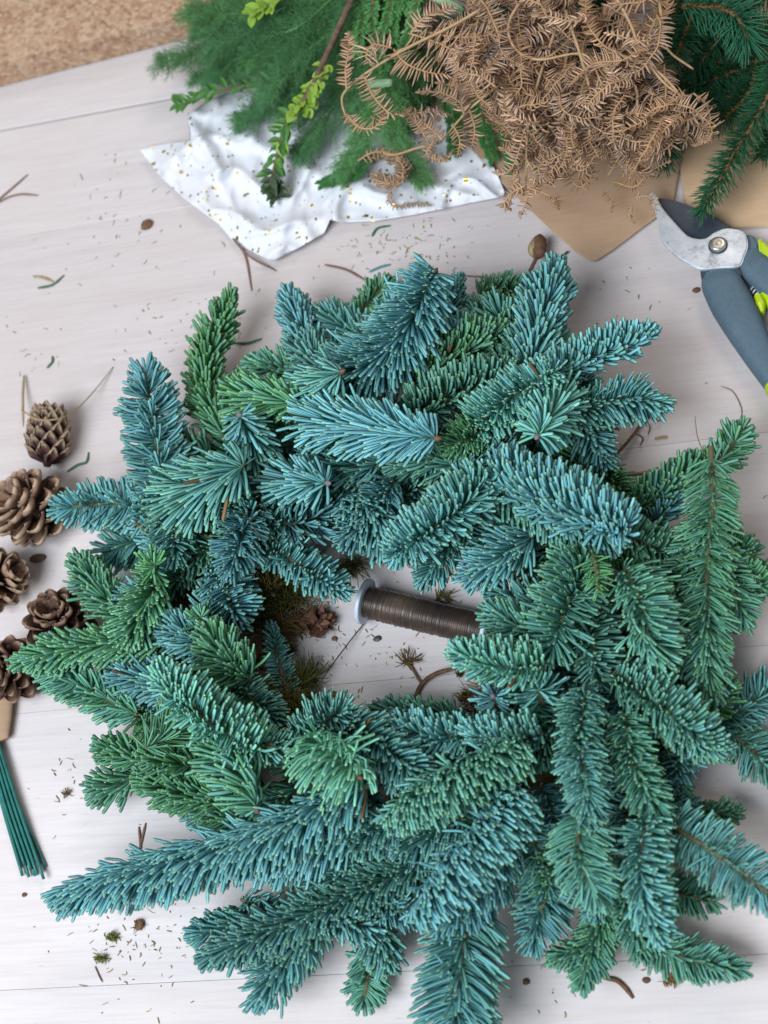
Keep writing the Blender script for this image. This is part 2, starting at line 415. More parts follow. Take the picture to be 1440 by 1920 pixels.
# paper
def sheet(name, low, up, mt, nu=90, nv_=40, zf=None, thick=.00015, tex=None):
    lo = catmull([(a, b, 0) for a, b in low], nu) if tex is None else tex(low, nu)
    hi_ = catmull([(a, b, 0) for a, b in up], nu) if tex is None else tex(up, nu)
    V, Q = [], []
    for j in range(nv_):
        t = j/(nv_-1)
        for i in range(nu):
            p = lo[i]*(1-t)+hi_[i]*t
            z = zf(p[0], p[1], i/(nu-1), t) if zf else .001
            V.append(P(p[0], p[1], z))
    for j in range(nv_-1):
        for i in range(nu-1): Q.append((j*nu+i, j*nu+i+1, (j+1)*nu+i+1, (j+1)*nu+i))
    o = link(name, quads_mesh(name, [tuple(v) for v in V], Q), mt)
    s_ = o.modifiers.new('thickness', 'SOLIDIFY'); s_.thickness = thick; s_.offset = 1
    return o
def linear(pts, n):
    pts = np.array([(a, b, 0) for a, b in pts], float); d = np.r_[0, np.cumsum(np.linalg.norm(np.diff(pts, axis=0), axis=1))]
    t = np.linspace(0, d[-1], n); return np.stack([np.interp(t, d, pts[:, i]) for i in range(3)], 1)
def segd(x, y, a, b):
    ax, ay = a; bx, by = b; t = max(0, min(1, ((x-ax)*(bx-ax)+(y-ay)*(by-ay))/((bx-ax)**2+(by-ay)**2)))
    return math.hypot(x-ax-t*(bx-ax), y-ay-t*(by-ay))
creases = [((352, 222), (412, 318), 15, .010), ((600, 408), (470, 440), 9, .004), ((470, 440), (405, 330), 11, .003), ((620, 420), (640, 330), 10, .005),
           ((520, 480), (560, 330), 12, .003), ((640, 350), (800, 390), 14, .004), ((750, 330), (900, 370), 12, .004), ((430, 240), (600, 330), 16, .006), ((480, 300), (450, 420), 10, .003)]
from mathutils import noise as mnoise
def tz(x, y, u, t):
    z = .0016
    for a, b, wd, h in creases:
        d = segd(x, y, a, b); z += h*math.exp(-(d/wd)**1.4)
    z += .007*(1-abs(mnoise.noise(Vector((x/95, y/85, 3)))))**6+.0022*(1-abs(mnoise.noise(Vector((x/48, y/52, 7)))))**6+.0008*abs(mnoise.noise(Vector((x/20, y/24, 7))))
    return z
tis = sheet('tissue_paper', [(262, 280), (300, 330), (345, 372), (410, 420), (440, 456), (511, 490), (560, 465), (608, 437), (619, 412), (640, 417), (700, 415), (780, 402), (860, 385), (945, 368)],
            [(264, 279), (320, 268), (372, 262), (352, 214), (392, 188), (440, 170), (520, 150), (600, 150), (680, 160), (760, 180), (830, 210), (890, 260), (930, 320), (946, 360)], M['tissue'], 150, 60, tz, tex=linear)
tag(tis, 'crumpled white tissue paper with gold flecks lying under the greenery', 'paper')
def kz(h, ph=0): return lambda x, y, u, t: .0012+h+.0012*abs(math.sin(x/90+ph)+math.sin(y/70+ph*2))
o = sheet('kraft_paper', [(985, 385), (1040, 438), (1080, 473), (1107, 490), (1118, 489), (1150, 468), (1200, 430), (1262, 385)], [(780, 190), (860, 170), (930, 160), (1000, 150), (1060, 145), (1120, 150), (1200, 180), (1290, 230)], M['kraft'], 50, 40, kz(.0018), tex=linear)
tag(o, 'brown kraft paper with its pointed corner sticking out below the dried bracken', 'paper')
o = sheet('kraft_paper', [(1292, 431), (1340, 429), (1400, 427), (1560, 422)], [(1215, -80), (1310, -80), (1400, -80), (1600, -80)], M['kraft2'], 40, 40, kz(0, 1.0), tex=linear)
tag(o, 'pale tan paper sheet under the spruce branches and pruner blade', 'paper')

# ------------------------------------------------------------------ fir wreath
wreath = empty('fir_wreath'); tag(wreath, 'round wreath of blue and green fir sprigs bound over moss', 'wreath')
def sprig(pts, z, L=50, n=None, b=1.0, lum=1.0, style='full', a=68, at=25, comb=None, k=.35, bud=None, dens=1.15, s0=.02, Wd=8.0, jit=6, tipL=.6, fwd=.25, parent=None, up=.8, zb=.8, flat_=1.0):
    b = min(1, b*rng.uniform(.88, 1.08))
    z = list(z); m = len(pts); lum = (.30+.70*lum)*(.94+.12*rng.random()); Wd = Wd*.88; dens *= (.8 if style == 'flat' else 1.0); dens *= 1.12; L = L*1.03; k = min(.8, k*1.35) if comb else (.46 if style == 'full' else .34); a = a if comb else a+15; Wd = Wd*(1.12 if comb else 1.0); jit = jit*(.7 if comb else 1.0)  # lum: own needle tone plus shade of deeper layers, put into the colour
    zz = np.interp(np.linspace(0, 1, m), np.linspace(0, 1, len(z)), z)
    p3 = [P(p[0], p[1], h*.01) for p, h in zip(pts, zz)]
    lenpx = sum(math.dist(pts[i], pts[i+1]) for i in range(m-1))+abs(z[-1]-z[0])*28
    sp = catmull(p3, 24)
    sc_ = PX(pts[m//2][0], pts[m//2][1], zz[m//2]*.01)
    tw = tube('sprig', sp, np.linspace(.0017, .0010, 24), M['twig'], parent or wreath, 6)
    if comb is None:
        tq = norm(np.array(sp[-1]-sp[0])); bend = tuple(norm(tq*.75+np.array([0, 0, .45])))
    else:
        c = pts[m//2]; d = pdir(c[0], c[1], *comb); bend = (d.x, d.y, zb)
        bend = tuple(np.array(bend)/np.linalg.norm(bend))
    nn = n or int(max(28, lenpx*dens))
    arr = needles(sp, nn, L*sc_, Wd*sc_, Wd*sc_*.36, a, at, style, bend, k, b, lum, s0=s0, jit=jit, tipL=tipL, fwd=fwd, upness=up, flatten=flat_, odd=.05 if comb else .10, bn=.06 if comb else .09, power=.75, upf=1.3 if comb else .7, brown=.0012, grad=.14, lv=.13)
    me = quads_mesh('needles', arr[0], arr[1], attr=arr[2])
    nd = link('needles', me, M['fir'], tw); nd['kind'] = 'stuff'
    if bud:
        e = np.array(sp[-1]); T = norm(np.array(sp[-1]-sp[-3]))
        q = [e+T*t for t in np.linspace(-.001, .0038, 6)]
        tube('bud', q, [.0010, .0017, .0020, .0017, .0011, .0003], M['bud' if bud == 1 else 'budbrown'], tw, 8)
    return tw

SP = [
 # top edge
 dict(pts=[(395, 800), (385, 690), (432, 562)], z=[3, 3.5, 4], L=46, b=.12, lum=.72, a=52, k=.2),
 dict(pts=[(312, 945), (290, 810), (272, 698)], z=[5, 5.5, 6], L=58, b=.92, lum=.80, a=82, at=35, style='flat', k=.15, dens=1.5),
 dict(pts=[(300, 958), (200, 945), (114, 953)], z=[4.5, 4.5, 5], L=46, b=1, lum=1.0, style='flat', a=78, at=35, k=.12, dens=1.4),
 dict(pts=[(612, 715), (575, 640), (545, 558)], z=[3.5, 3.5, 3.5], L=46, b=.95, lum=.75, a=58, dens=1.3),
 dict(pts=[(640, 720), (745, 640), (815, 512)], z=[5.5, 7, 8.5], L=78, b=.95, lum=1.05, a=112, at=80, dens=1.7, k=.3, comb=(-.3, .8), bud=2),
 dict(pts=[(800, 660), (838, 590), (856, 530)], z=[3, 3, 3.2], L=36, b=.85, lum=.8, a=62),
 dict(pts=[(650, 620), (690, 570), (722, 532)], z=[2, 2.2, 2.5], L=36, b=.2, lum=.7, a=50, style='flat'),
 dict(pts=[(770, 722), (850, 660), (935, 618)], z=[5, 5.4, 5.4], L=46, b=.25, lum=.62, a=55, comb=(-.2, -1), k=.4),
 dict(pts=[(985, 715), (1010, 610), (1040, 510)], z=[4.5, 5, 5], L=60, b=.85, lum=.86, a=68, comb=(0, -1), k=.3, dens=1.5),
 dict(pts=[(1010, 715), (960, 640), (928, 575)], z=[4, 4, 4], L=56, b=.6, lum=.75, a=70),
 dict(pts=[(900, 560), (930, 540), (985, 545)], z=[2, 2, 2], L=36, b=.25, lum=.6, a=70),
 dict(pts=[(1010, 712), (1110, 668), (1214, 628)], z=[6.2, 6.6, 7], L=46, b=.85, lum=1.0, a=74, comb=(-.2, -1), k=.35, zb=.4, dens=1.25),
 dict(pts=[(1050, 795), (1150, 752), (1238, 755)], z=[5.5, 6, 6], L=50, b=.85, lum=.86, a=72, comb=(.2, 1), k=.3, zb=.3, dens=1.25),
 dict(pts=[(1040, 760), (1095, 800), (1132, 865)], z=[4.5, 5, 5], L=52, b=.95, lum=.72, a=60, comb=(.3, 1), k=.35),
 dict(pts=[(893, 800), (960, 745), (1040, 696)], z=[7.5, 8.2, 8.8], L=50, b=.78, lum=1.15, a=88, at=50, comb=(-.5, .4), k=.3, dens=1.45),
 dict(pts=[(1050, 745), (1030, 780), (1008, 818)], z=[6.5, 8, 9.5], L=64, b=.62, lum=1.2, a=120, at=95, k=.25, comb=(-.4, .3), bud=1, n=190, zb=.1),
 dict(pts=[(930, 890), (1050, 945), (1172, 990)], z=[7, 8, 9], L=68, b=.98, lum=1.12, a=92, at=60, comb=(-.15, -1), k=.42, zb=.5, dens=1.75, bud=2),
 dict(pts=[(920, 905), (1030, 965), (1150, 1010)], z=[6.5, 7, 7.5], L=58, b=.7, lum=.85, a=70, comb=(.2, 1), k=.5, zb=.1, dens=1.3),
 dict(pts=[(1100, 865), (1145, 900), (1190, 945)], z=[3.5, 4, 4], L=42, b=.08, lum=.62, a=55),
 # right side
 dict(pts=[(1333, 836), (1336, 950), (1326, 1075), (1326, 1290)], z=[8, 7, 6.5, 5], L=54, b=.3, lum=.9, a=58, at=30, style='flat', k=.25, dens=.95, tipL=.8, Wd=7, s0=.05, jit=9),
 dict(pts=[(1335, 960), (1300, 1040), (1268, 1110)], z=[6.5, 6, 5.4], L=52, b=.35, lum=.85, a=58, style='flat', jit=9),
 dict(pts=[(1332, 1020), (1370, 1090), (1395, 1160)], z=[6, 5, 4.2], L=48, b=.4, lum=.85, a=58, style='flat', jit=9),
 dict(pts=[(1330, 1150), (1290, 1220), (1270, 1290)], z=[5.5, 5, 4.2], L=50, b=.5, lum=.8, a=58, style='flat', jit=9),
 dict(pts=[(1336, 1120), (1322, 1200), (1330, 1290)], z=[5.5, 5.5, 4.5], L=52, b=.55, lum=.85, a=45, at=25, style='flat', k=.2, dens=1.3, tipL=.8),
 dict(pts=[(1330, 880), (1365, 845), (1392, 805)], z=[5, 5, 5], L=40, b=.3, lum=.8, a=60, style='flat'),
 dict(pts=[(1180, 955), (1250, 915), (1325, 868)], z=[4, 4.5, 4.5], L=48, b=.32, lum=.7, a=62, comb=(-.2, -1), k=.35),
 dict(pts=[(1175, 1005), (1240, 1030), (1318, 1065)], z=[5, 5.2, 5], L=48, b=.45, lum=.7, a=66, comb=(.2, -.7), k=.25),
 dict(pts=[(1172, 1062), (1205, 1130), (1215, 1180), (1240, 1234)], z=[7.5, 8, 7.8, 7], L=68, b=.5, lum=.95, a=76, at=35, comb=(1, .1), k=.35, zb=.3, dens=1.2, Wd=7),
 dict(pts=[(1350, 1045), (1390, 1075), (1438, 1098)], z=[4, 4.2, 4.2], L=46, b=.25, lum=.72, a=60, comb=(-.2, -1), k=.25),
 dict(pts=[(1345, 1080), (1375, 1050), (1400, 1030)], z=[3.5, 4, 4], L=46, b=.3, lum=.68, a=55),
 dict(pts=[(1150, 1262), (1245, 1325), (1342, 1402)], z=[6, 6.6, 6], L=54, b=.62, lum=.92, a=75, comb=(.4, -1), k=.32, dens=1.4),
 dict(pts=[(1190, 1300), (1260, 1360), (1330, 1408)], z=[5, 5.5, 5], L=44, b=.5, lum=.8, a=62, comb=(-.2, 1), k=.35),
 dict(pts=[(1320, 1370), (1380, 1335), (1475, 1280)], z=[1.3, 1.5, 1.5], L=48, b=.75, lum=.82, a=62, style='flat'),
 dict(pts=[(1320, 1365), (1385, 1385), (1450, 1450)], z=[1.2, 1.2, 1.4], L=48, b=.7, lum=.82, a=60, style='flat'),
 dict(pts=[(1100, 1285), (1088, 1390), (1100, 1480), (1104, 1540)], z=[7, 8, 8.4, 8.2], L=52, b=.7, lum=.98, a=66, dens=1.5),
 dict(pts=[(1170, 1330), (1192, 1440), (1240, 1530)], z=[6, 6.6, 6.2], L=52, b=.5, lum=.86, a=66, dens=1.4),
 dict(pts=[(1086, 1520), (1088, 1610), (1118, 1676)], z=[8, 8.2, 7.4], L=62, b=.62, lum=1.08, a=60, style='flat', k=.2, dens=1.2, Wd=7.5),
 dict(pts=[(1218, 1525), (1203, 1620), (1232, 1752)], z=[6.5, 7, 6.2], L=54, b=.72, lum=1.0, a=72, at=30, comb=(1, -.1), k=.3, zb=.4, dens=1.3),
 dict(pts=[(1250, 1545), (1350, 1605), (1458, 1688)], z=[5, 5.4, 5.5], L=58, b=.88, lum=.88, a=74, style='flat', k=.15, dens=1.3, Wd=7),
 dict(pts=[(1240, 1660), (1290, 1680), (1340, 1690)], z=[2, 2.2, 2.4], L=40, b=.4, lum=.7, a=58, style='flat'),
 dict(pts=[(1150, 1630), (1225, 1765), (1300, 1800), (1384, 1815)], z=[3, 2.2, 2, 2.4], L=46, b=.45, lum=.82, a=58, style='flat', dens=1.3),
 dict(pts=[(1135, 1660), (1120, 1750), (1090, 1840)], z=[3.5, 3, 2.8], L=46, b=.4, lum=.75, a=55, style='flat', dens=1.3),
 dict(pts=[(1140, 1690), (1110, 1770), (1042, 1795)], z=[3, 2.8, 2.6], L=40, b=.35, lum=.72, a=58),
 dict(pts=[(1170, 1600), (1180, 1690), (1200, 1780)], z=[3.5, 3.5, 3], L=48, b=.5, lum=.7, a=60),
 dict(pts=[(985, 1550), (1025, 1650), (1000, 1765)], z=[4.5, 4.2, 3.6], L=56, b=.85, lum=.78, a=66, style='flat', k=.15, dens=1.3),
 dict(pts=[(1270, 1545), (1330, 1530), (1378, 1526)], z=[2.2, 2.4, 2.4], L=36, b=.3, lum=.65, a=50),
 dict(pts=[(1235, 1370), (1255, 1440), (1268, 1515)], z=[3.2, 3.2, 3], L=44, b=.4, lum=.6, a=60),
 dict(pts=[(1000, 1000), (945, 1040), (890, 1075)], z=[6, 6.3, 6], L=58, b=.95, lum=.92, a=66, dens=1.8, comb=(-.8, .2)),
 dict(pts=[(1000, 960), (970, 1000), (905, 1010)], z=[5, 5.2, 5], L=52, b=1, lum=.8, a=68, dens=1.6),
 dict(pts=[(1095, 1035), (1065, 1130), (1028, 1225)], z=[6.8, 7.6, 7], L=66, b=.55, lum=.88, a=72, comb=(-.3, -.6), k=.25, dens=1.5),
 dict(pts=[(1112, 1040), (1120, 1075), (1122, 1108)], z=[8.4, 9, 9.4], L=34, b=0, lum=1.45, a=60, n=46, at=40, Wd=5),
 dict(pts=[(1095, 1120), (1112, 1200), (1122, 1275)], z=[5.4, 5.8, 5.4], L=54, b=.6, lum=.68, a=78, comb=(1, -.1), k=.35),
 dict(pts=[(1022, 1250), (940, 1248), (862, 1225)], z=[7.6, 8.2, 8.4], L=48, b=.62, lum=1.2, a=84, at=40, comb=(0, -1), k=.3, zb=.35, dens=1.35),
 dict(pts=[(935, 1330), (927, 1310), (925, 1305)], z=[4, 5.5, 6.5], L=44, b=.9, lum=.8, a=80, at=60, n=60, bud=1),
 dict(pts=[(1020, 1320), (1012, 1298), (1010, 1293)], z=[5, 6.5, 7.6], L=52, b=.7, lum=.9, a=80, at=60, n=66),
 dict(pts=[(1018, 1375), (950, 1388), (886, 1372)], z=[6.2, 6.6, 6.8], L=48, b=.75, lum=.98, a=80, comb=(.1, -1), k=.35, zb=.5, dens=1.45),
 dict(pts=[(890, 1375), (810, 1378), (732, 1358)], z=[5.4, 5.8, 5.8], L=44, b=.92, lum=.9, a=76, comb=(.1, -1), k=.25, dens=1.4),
 dict(pts=[(860, 1345), (790, 1345), (715, 1330)], z=[3, 3.4, 3.4], L=40, b=.6, lum=.62, a=70),
 dict(pts=[(1040, 1195), (985, 1180), (925, 1150)], z=[5.6, 6, 5.6], L=50, b=.6, lum=.85, a=66),
 dict(pts=[(1030, 1130), (985, 1130), (935, 1110)], z=[5, 5.2, 5], L=50, b=.75, lum=.8, a=66),
 dict(pts=[(1030, 1230), (985, 1215), (930, 1195)], z=[4.4, 4.6, 4.4], L=46, b=.6, lum=.8, a=66),
 dict(pts=[(870, 1535), (805, 1568), (730, 1590)], z=[4.6, 4.8, 4.6], L=54, b=.85, lum=.8, a=66, comb=(.2, 1)),
 dict(pts=[(840, 1500), (800, 1560), (780, 1630)], z=[4.2, 4.4, 4.2], L=50, b=.6, lum=.8, a=62),
 dict(pts=[(1065, 1330), (1030, 1370), (1000, 1425)], z=[4.2, 4.4, 4.2], L=50, b=.6, lum=.8, a=62),
 dict(pts=[(870, 875), (805, 862), (740, 872)], z=[5, 5.2, 5], L=50, b=.6, lum=.8, a=62),
 dict(pts=[(720, 868), (650, 872), (580, 855)], z=[4.8, 5, 5], L=50, b=.8, lum=.85, a=62),
 dict(pts=[(430, 1290), (400, 1330), (390, 1390)], z=[4.4, 4.6, 4.6], L=50, b=.3, lum=.8, a=62),
 dict(pts=[(560, 1480), (530, 1500), (480, 1510)], z=[4.6, 4.8, 4.6], L=52, b=.5, lum=.8, a=66, comb=(0, 1)),
 dict(pts=[(700, 1500), (680, 1530), (640, 1560)], z=[5, 5.2, 5], L=54, b=.9, lum=.85, a=66, comb=(.2, 1)),
 # bottom
 dict(pts=[(990, 1395), (870, 1450), (735, 1528)], z=[7.4, 8.8, 9.2], L=62, b=.6, lum=1.25, a=78, at=40, comb=(.75, .8), k=.5, zb=.35, dens=1.6, Wd=7.4),
 dict(pts=[(985, 1480), (895, 1575), (785, 1708)], z=[7.2, 8.2, 8.2], L=68, b=.95, lum=1.1, a=80, at=45, comb=(1, .55), k=.5, zb=.35, dens=1.6, Wd=7.4),
 dict(pts=[(960, 1560), (900, 1650), (830, 1730)], z=[5.6, 6.2, 6], L=60, b=.95, lum=.75, a=70, dens=1.4),
 dict(pts=[(885, 1690), (868, 1790), (852, 1965)], z=[5, 4.6, 4.2], L=82, b=.92, lum=.78, a=76, at=50, style='flat', comb=(0, 1), k=.25, dens=1.25, Wd=7.4, tipL=.8),
 dict(pts=[(588, 1385), (625, 1420), (672, 1455)], z=[7.8, 9, 9.6], L=84, b=.42, lum=1.5, a=96, at=75, comb=(-.35, 1), k=.5, zb=.15, n=170, Wd=7, bud=2),
 dict(pts=[(700, 1470), (600, 1520), (520, 1560), (400, 1600), (250, 1640), (130, 1675)], z=[6.6, 6.6, 6.4, 5.8, 5.4, 5], L=66, b=.95, lum=1.0, a=76, at=35, comb=(-.05, 1), k=.45, zb=.35, dens=1.55, Wd=7.6, tipL=.75),
 dict(pts=[(720, 1520), (600, 1580), (470, 1600)], z=[5, 5, 4.8], L=72, b=1, lum=1.05, a=70, at=60, comb=(0, 1), k=.6, zb=.1, dens=1.3, Wd=7),
 dict(pts=[(790, 1620), (640, 1690), (500, 1750), (395, 1790)], z=[4.2, 4.4, 4.4, 4.2], L=56, b=.8, lum=.62, a=70, dens=1.5, comb=(0, .6), k=.25),
 dict(pts=[(610, 1700), (540, 1790), (490, 1865)], z=[3.6, 3.6, 3.2], L=62, b=.82, lum=.80, a=60, dens=1.4),
 dict(pts=[(480, 1720), (430, 1740), (372, 1750)], z=[3, 3, 3], L=46, b=.85, lum=.75, a=62),
 dict(pts=[(688, 1770), (690, 1830), (680, 1880)], z=[1.6, 1.4, 1.3], L=44, b=.42, lum=.85, a=58, style='flat'),
 dict(pts=[(690, 1660), (705, 1740), (725, 1800)], z=[3, 2.8, 2.6], L=56, b=.75, lum=.72, a=58, comb=(0, 1)),
 dict(pts=[(760, 1600), (690, 1640), (600, 1660)], z=[3.8, 4, 4], L=60, b=.9, lum=.62, a=70, comb=(0, 1)),
 dict(pts=[(760, 1540), (700, 1560), (650, 1580)], z=[5, 5.4, 5.4], L=52, b=.9, lum=.72, a=68, comb=(.4, 1)),
 dict(pts=[(640, 1350), (720, 1400), (800, 1470)], z=[6, 6.4, 6.2], L=60, b=.88, lum=.86, a=72, comb=(.6, .6), k=.35, dens=1.4),
 dict(pts=[(560, 1400), (600, 1360), (645, 1330)], z=[6, 6.6, 7], L=56, b=.75, lum=.9, a=75, dens=1.4),
 # left-lower
 dict(pts=[(310, 1200), (160, 1212), (44, 1238)], z=[5, 5, 5], L=48, b=.25, lum=.92, a=58, dens=1.35, comb=(-.3, .5), k=.2),
 dict(pts=[(262, 1342), (140, 1280), (70, 1252)], z=[3.6, 3.6, 3.6], L=44, b=.38, lum=.9, a=60, dens=1.35, style='flat'),
 dict(pts=[(488, 1402), (395, 1352), (298, 1262)], z=[8, 9, 9.4], L=56, b=.62, lum=1.32, a=96, at=60, comb=(.7, -.7), k=.35, zb=.3, dens=1.4),
 dict(pts=[(470, 1395), (520, 1402), (580, 1400)], z=[7.2, 7, 6.6], L=40, b=.6, lum=.85, a=62),
 dict(pts=[(330, 1370), (300, 1388), (272, 1403)], z=[5.6, 6.4, 7], L=66, b=.2, lum=.95, a=120, at=100, n=80, Wd=4, comb=(.6, -.7), k=.25),
 dict(pts=[(420, 1400), (455, 1450), (481, 1516)], z=[6.2, 7, 7.6], L=76, b=.35, lum=.98, a=106, at=90, comb=(-1, -.25), k=.42, zb=.25, n=130, bud=2),
 dict(pts=[(255, 1455), (225, 1470), (182, 1478)], z=[2.4, 2.4, 2.4], L=46, b=.35, lum=.78, a=50),
 dict(pts=[(265, 1430), (220, 1410), (190, 1400)], z=[2.8, 2.8, 2.8], L=40, b=.25, lum=.7, a=55),
 dict(pts=[(430, 1500), (350, 1490), (270, 1460)], z=[4.4, 4.4, 4.2], L=48, b=.22, lum=.75, a=64, dens=1.4),
 dict(pts=[(470, 1540), (420, 1530), (370, 1500)], z=[4, 4, 4], L=46, b=.3, lum=.68, a=64),
 dict(pts=[(380, 1440), (330, 1430), (280, 1420)], z=[4.4, 5, 5], L=48, b=.2, lum=.7, a=64),
 # left-mid
 dict(pts=[(345, 935), (400, 905), (458, 872)], z=[6.4, 8, 9.2], L=82, b=.72, lum=1.15, a=118, at=88, k=.25, comb=(-.6, .7), zb=.1, n=230),
 dict(pts=[(478, 860), (466, 815), (450, 780)], z=[6.4, 7.6, 9], L=54, b=.88, lum=1.0, a=112, at=70, k=.3, comb=(.2, .8), n=130, bud=1, zb=.2),
 dict(pts=[(475, 955), (455, 1000), (435, 1065)], z=[6, 7, 7.2], L=54, b=.98, lum=.72, a=70, dens=2.0, k=.4),
 dict(pts=[(290, 1090), (288, 1068), (289, 1060)], z=[5.4, 6.6, 7.4], L=40, b=.08, lum=1.2, a=80, at=60, n=52),
 dict(pts=[(300, 1085), (275, 1130), (245, 1190)], z=[5.6, 6.2, 6], L=58, b=.28, lum=.95, a=60, dens=1.8, comb=(-.2, 1), k=.25),
 dict(pts=[(240, 1160), (190, 1110), (148, 1055)], z=[3.8, 4, 4.2], L=46, b=.3, lum=.85, a=64, dens=1.3),
 dict(pts=[(300, 995), (250, 1015), (200, 1035)], z=[1.8, 1.8, 1.6], L=52, b=.75, lum=.85, a=58, style='flat'),
 dict(pts=[(300, 915), (318, 970), (332, 1045)], z=[5, 5.4, 5.4], L=50, b=.7, lum=.72, a=66, dens=1.6),
 dict(pts=[(385, 1190), (378, 1165), (377, 1156)], z=[5.2, 6.4, 7], L=36, b=.25, lum=.95, a=80, at=60, n=48),
 dict(pts=[(415, 1050), (425, 1100), (445, 1160)], z=[5, 5.2, 5], L=58, b=1, lum=.75, a=78, comb=(1, .1), k=.35, dens=1.6),
 dict(pts=[(430, 1225), (380, 1205), (310, 1175)], z=[5.2, 5.6, 5.4], L=50, b=.95, lum=.82, a=68, dens=1.5),
 dict(pts=[(470, 1275), (425, 1235), (395, 1190)], z=[6, 6.8, 6.8], L=54, b=.25, lum=.88, a=68, dens=1.3),
 dict(pts=[(345, 1300), (285, 1275), (225, 1265)], z=[4.2, 4.4, 4.2], L=50, b=.95, lum=.72, a=66, dens=1.5),
 dict(pts=[(420, 1280), (470, 1310), (515, 1350)], z=[5.4, 5.6, 5.4], L=46, b=.7, lum=.85, a=66),
 # centre-top
 dict(pts=[(585, 785), (690, 805), (818, 822)], z=[7, 8.6, 10], L=74, b=1.0, lum=1.22, a=128, at=92, k=.18, comb=(-.6, 0), n=330, bud=2, zb=.4, Wd=7.2, up=.7),
 dict(pts=[(585, 735), (615, 715), (640, 698)], z=[7, 8.2, 9], L=66, b=.6, lum=1.1, a=128, at=100, k=.25, comb=(-.7, .3), n=150, zb=.1, bud=2),
 dict(pts=[(455, 748), (510, 750), (556, 758)], z=[6, 7, 8], L=62, b=.18, lum=.98, a=122, at=95, k=.2, comb=(-.8, 0), n=170, bud=2, zb=.2),
 dict(pts=[(520, 905), (570, 905), (613, 906)], z=[5.6, 6.8, 7.8], L=64, b=.92, lum=1.05, a=122, at=92, k=.2, comb=(-.6, .2), n=180, bud=1, zb=.2),
 dict(pts=[(640, 935), (690, 965), (745, 1030)], z=[5, 5.8, 5.4], L=62, b=.92, lum=.86, a=64, comb=(-.1, 1), k=.45, zb=.1, dens=1.7),
 dict(pts=[(740, 900), (700, 960), (650, 1010)], z=[5.4, 5.8, 5.6], L=52, b=1, lum=.72, a=68, dens=1.5),
 dict(pts=[(478, 1005), (555, 1055), (642, 1108)], z=[4.6, 4.8, 4.6], L=44, b=.9, lum=.92, a=64, comb=(.3, -.5), k=.2, dens=1.3),
 dict(pts=[(500, 980), (560, 980), (620, 960)], z=[5, 5.2, 5], L=56, b=.95, lum=.68, a=66),
 dict(pts=[(912, 898), (850, 960), (742, 1035)], z=[7.4, 8.4, 8.4], L=58, b=.85, lum=1.1, a=84, at=45, comb=(.1, -1), k=.3, zb=.5, dens=1.65),
 dict(pts=[(870, 985), (830, 1040), (795, 1085)], z=[4.8, 4.8, 4.4], L=44, b=.85, lum=.8, a=66, dens=1.4),
 dict(pts=[(760, 778), (850, 735), (955, 700)], z=[6, 6.4, 6.2], L=52, b=.5, lum=.66, a=74, comb=(-.5, -1), k=.35, dens=1.5),
 dict(pts=[(920, 800), (880, 820), (848, 835)], z=[6.6, 7.4, 7.6], L=46, b=.15, lum=.85, a=66, dens=1.6),
 dict(pts=[(520, 880), (490, 930), (480, 1000)], z=[5, 5.4, 5.2], L=52, b=.8, lum=.66, a=68),
 dict(pts=[(660, 740), (590, 680), (560, 640)], z=[4.6, 4.6, 4], L=50, b=.7, lum=.7, a=64),
 dict(pts=[(420, 820), (400, 770), (380, 740)], z=[4, 4, 3.6], L=44, b=.2, lum=.62, a=60),
 dict(pts=[(860, 900), (900, 860), (960, 850)], z=[6, 6.2, 6], L=52, b=.9, lum=.74, a=66, dens=1.5),
 dict(pts=[(548, 1330), (525, 1250), (508, 1175)], z=[1.6, 1.8, 2], L=26, b=.8, lum=.85, a=82, style='flat', dens=1.3, Wd=5.5),
]
for d in SP: sprig(**d)
# lower layers that close the ring
def inpoly(x, y, poly):
    c = False; j = len(poly)-1
    for i in range(len(poly)):
        xi, yi = poly[i]; xj, yj = poly[j]
        if (yi > y) != (yj > y) and x < (xj-xi)*(y-yi)/(yj-yi)+xi: c = not c
        j = i
    return c
OUT = [(270, 900), (340, 810), (420, 770), (520, 690), (640, 630), (720, 580), (830, 650), (930, 600), (1040, 600), (1080, 720), (1110, 850), (1170, 950), (1310, 910), (1340, 1080), (1330, 1250), (1290, 1390), (1250, 1480), (1225, 1640), (1150, 1690), (1000, 1640), (900, 1720), (800, 1660), (620, 1730), (500, 1720), (560, 1600), (380, 1550), (310, 1480), (270, 1420), (290, 1280), (250, 1160), (280, 1060), (310, 980)]
HOLE = [(430, 1120), (500, 950), (640, 1000), (700, 1040), (800, 1030), (900, 1000), (970, 1060), (980, 1180), (950, 1290), (900, 1360), (720, 1390), (540, 1390), (440, 1290)]
rr = random.Random(11); cs = []
for _ in range(9000):
    x, y = rr.uniform(240, 1350), rr.uniform(570, 1740)
    if not inpoly(x, y, OUT) or inpoly(x, y, HOLE) or any(math.hypot(x-a, y-b) < 76 for a, b in cs): continue
    cs.append((x, y))
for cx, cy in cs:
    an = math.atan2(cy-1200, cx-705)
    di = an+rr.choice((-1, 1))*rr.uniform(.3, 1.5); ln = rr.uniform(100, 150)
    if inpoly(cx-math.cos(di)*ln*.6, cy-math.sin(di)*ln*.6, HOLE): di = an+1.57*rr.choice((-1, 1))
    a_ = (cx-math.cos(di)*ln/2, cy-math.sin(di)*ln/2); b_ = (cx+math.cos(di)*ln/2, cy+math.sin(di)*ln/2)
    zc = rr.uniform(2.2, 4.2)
    sprig([a_, (cx+rr.uniform(-12, 12), cy+rr.uniform(-12, 12)), b_], [zc-.6, zc, zc], L=rr.uniform(40, 52), b=rr.choice((.15, .45, .8, .9, .95)), lum=rr.uniform(.7, 1.0), a=62, dens=1.0)
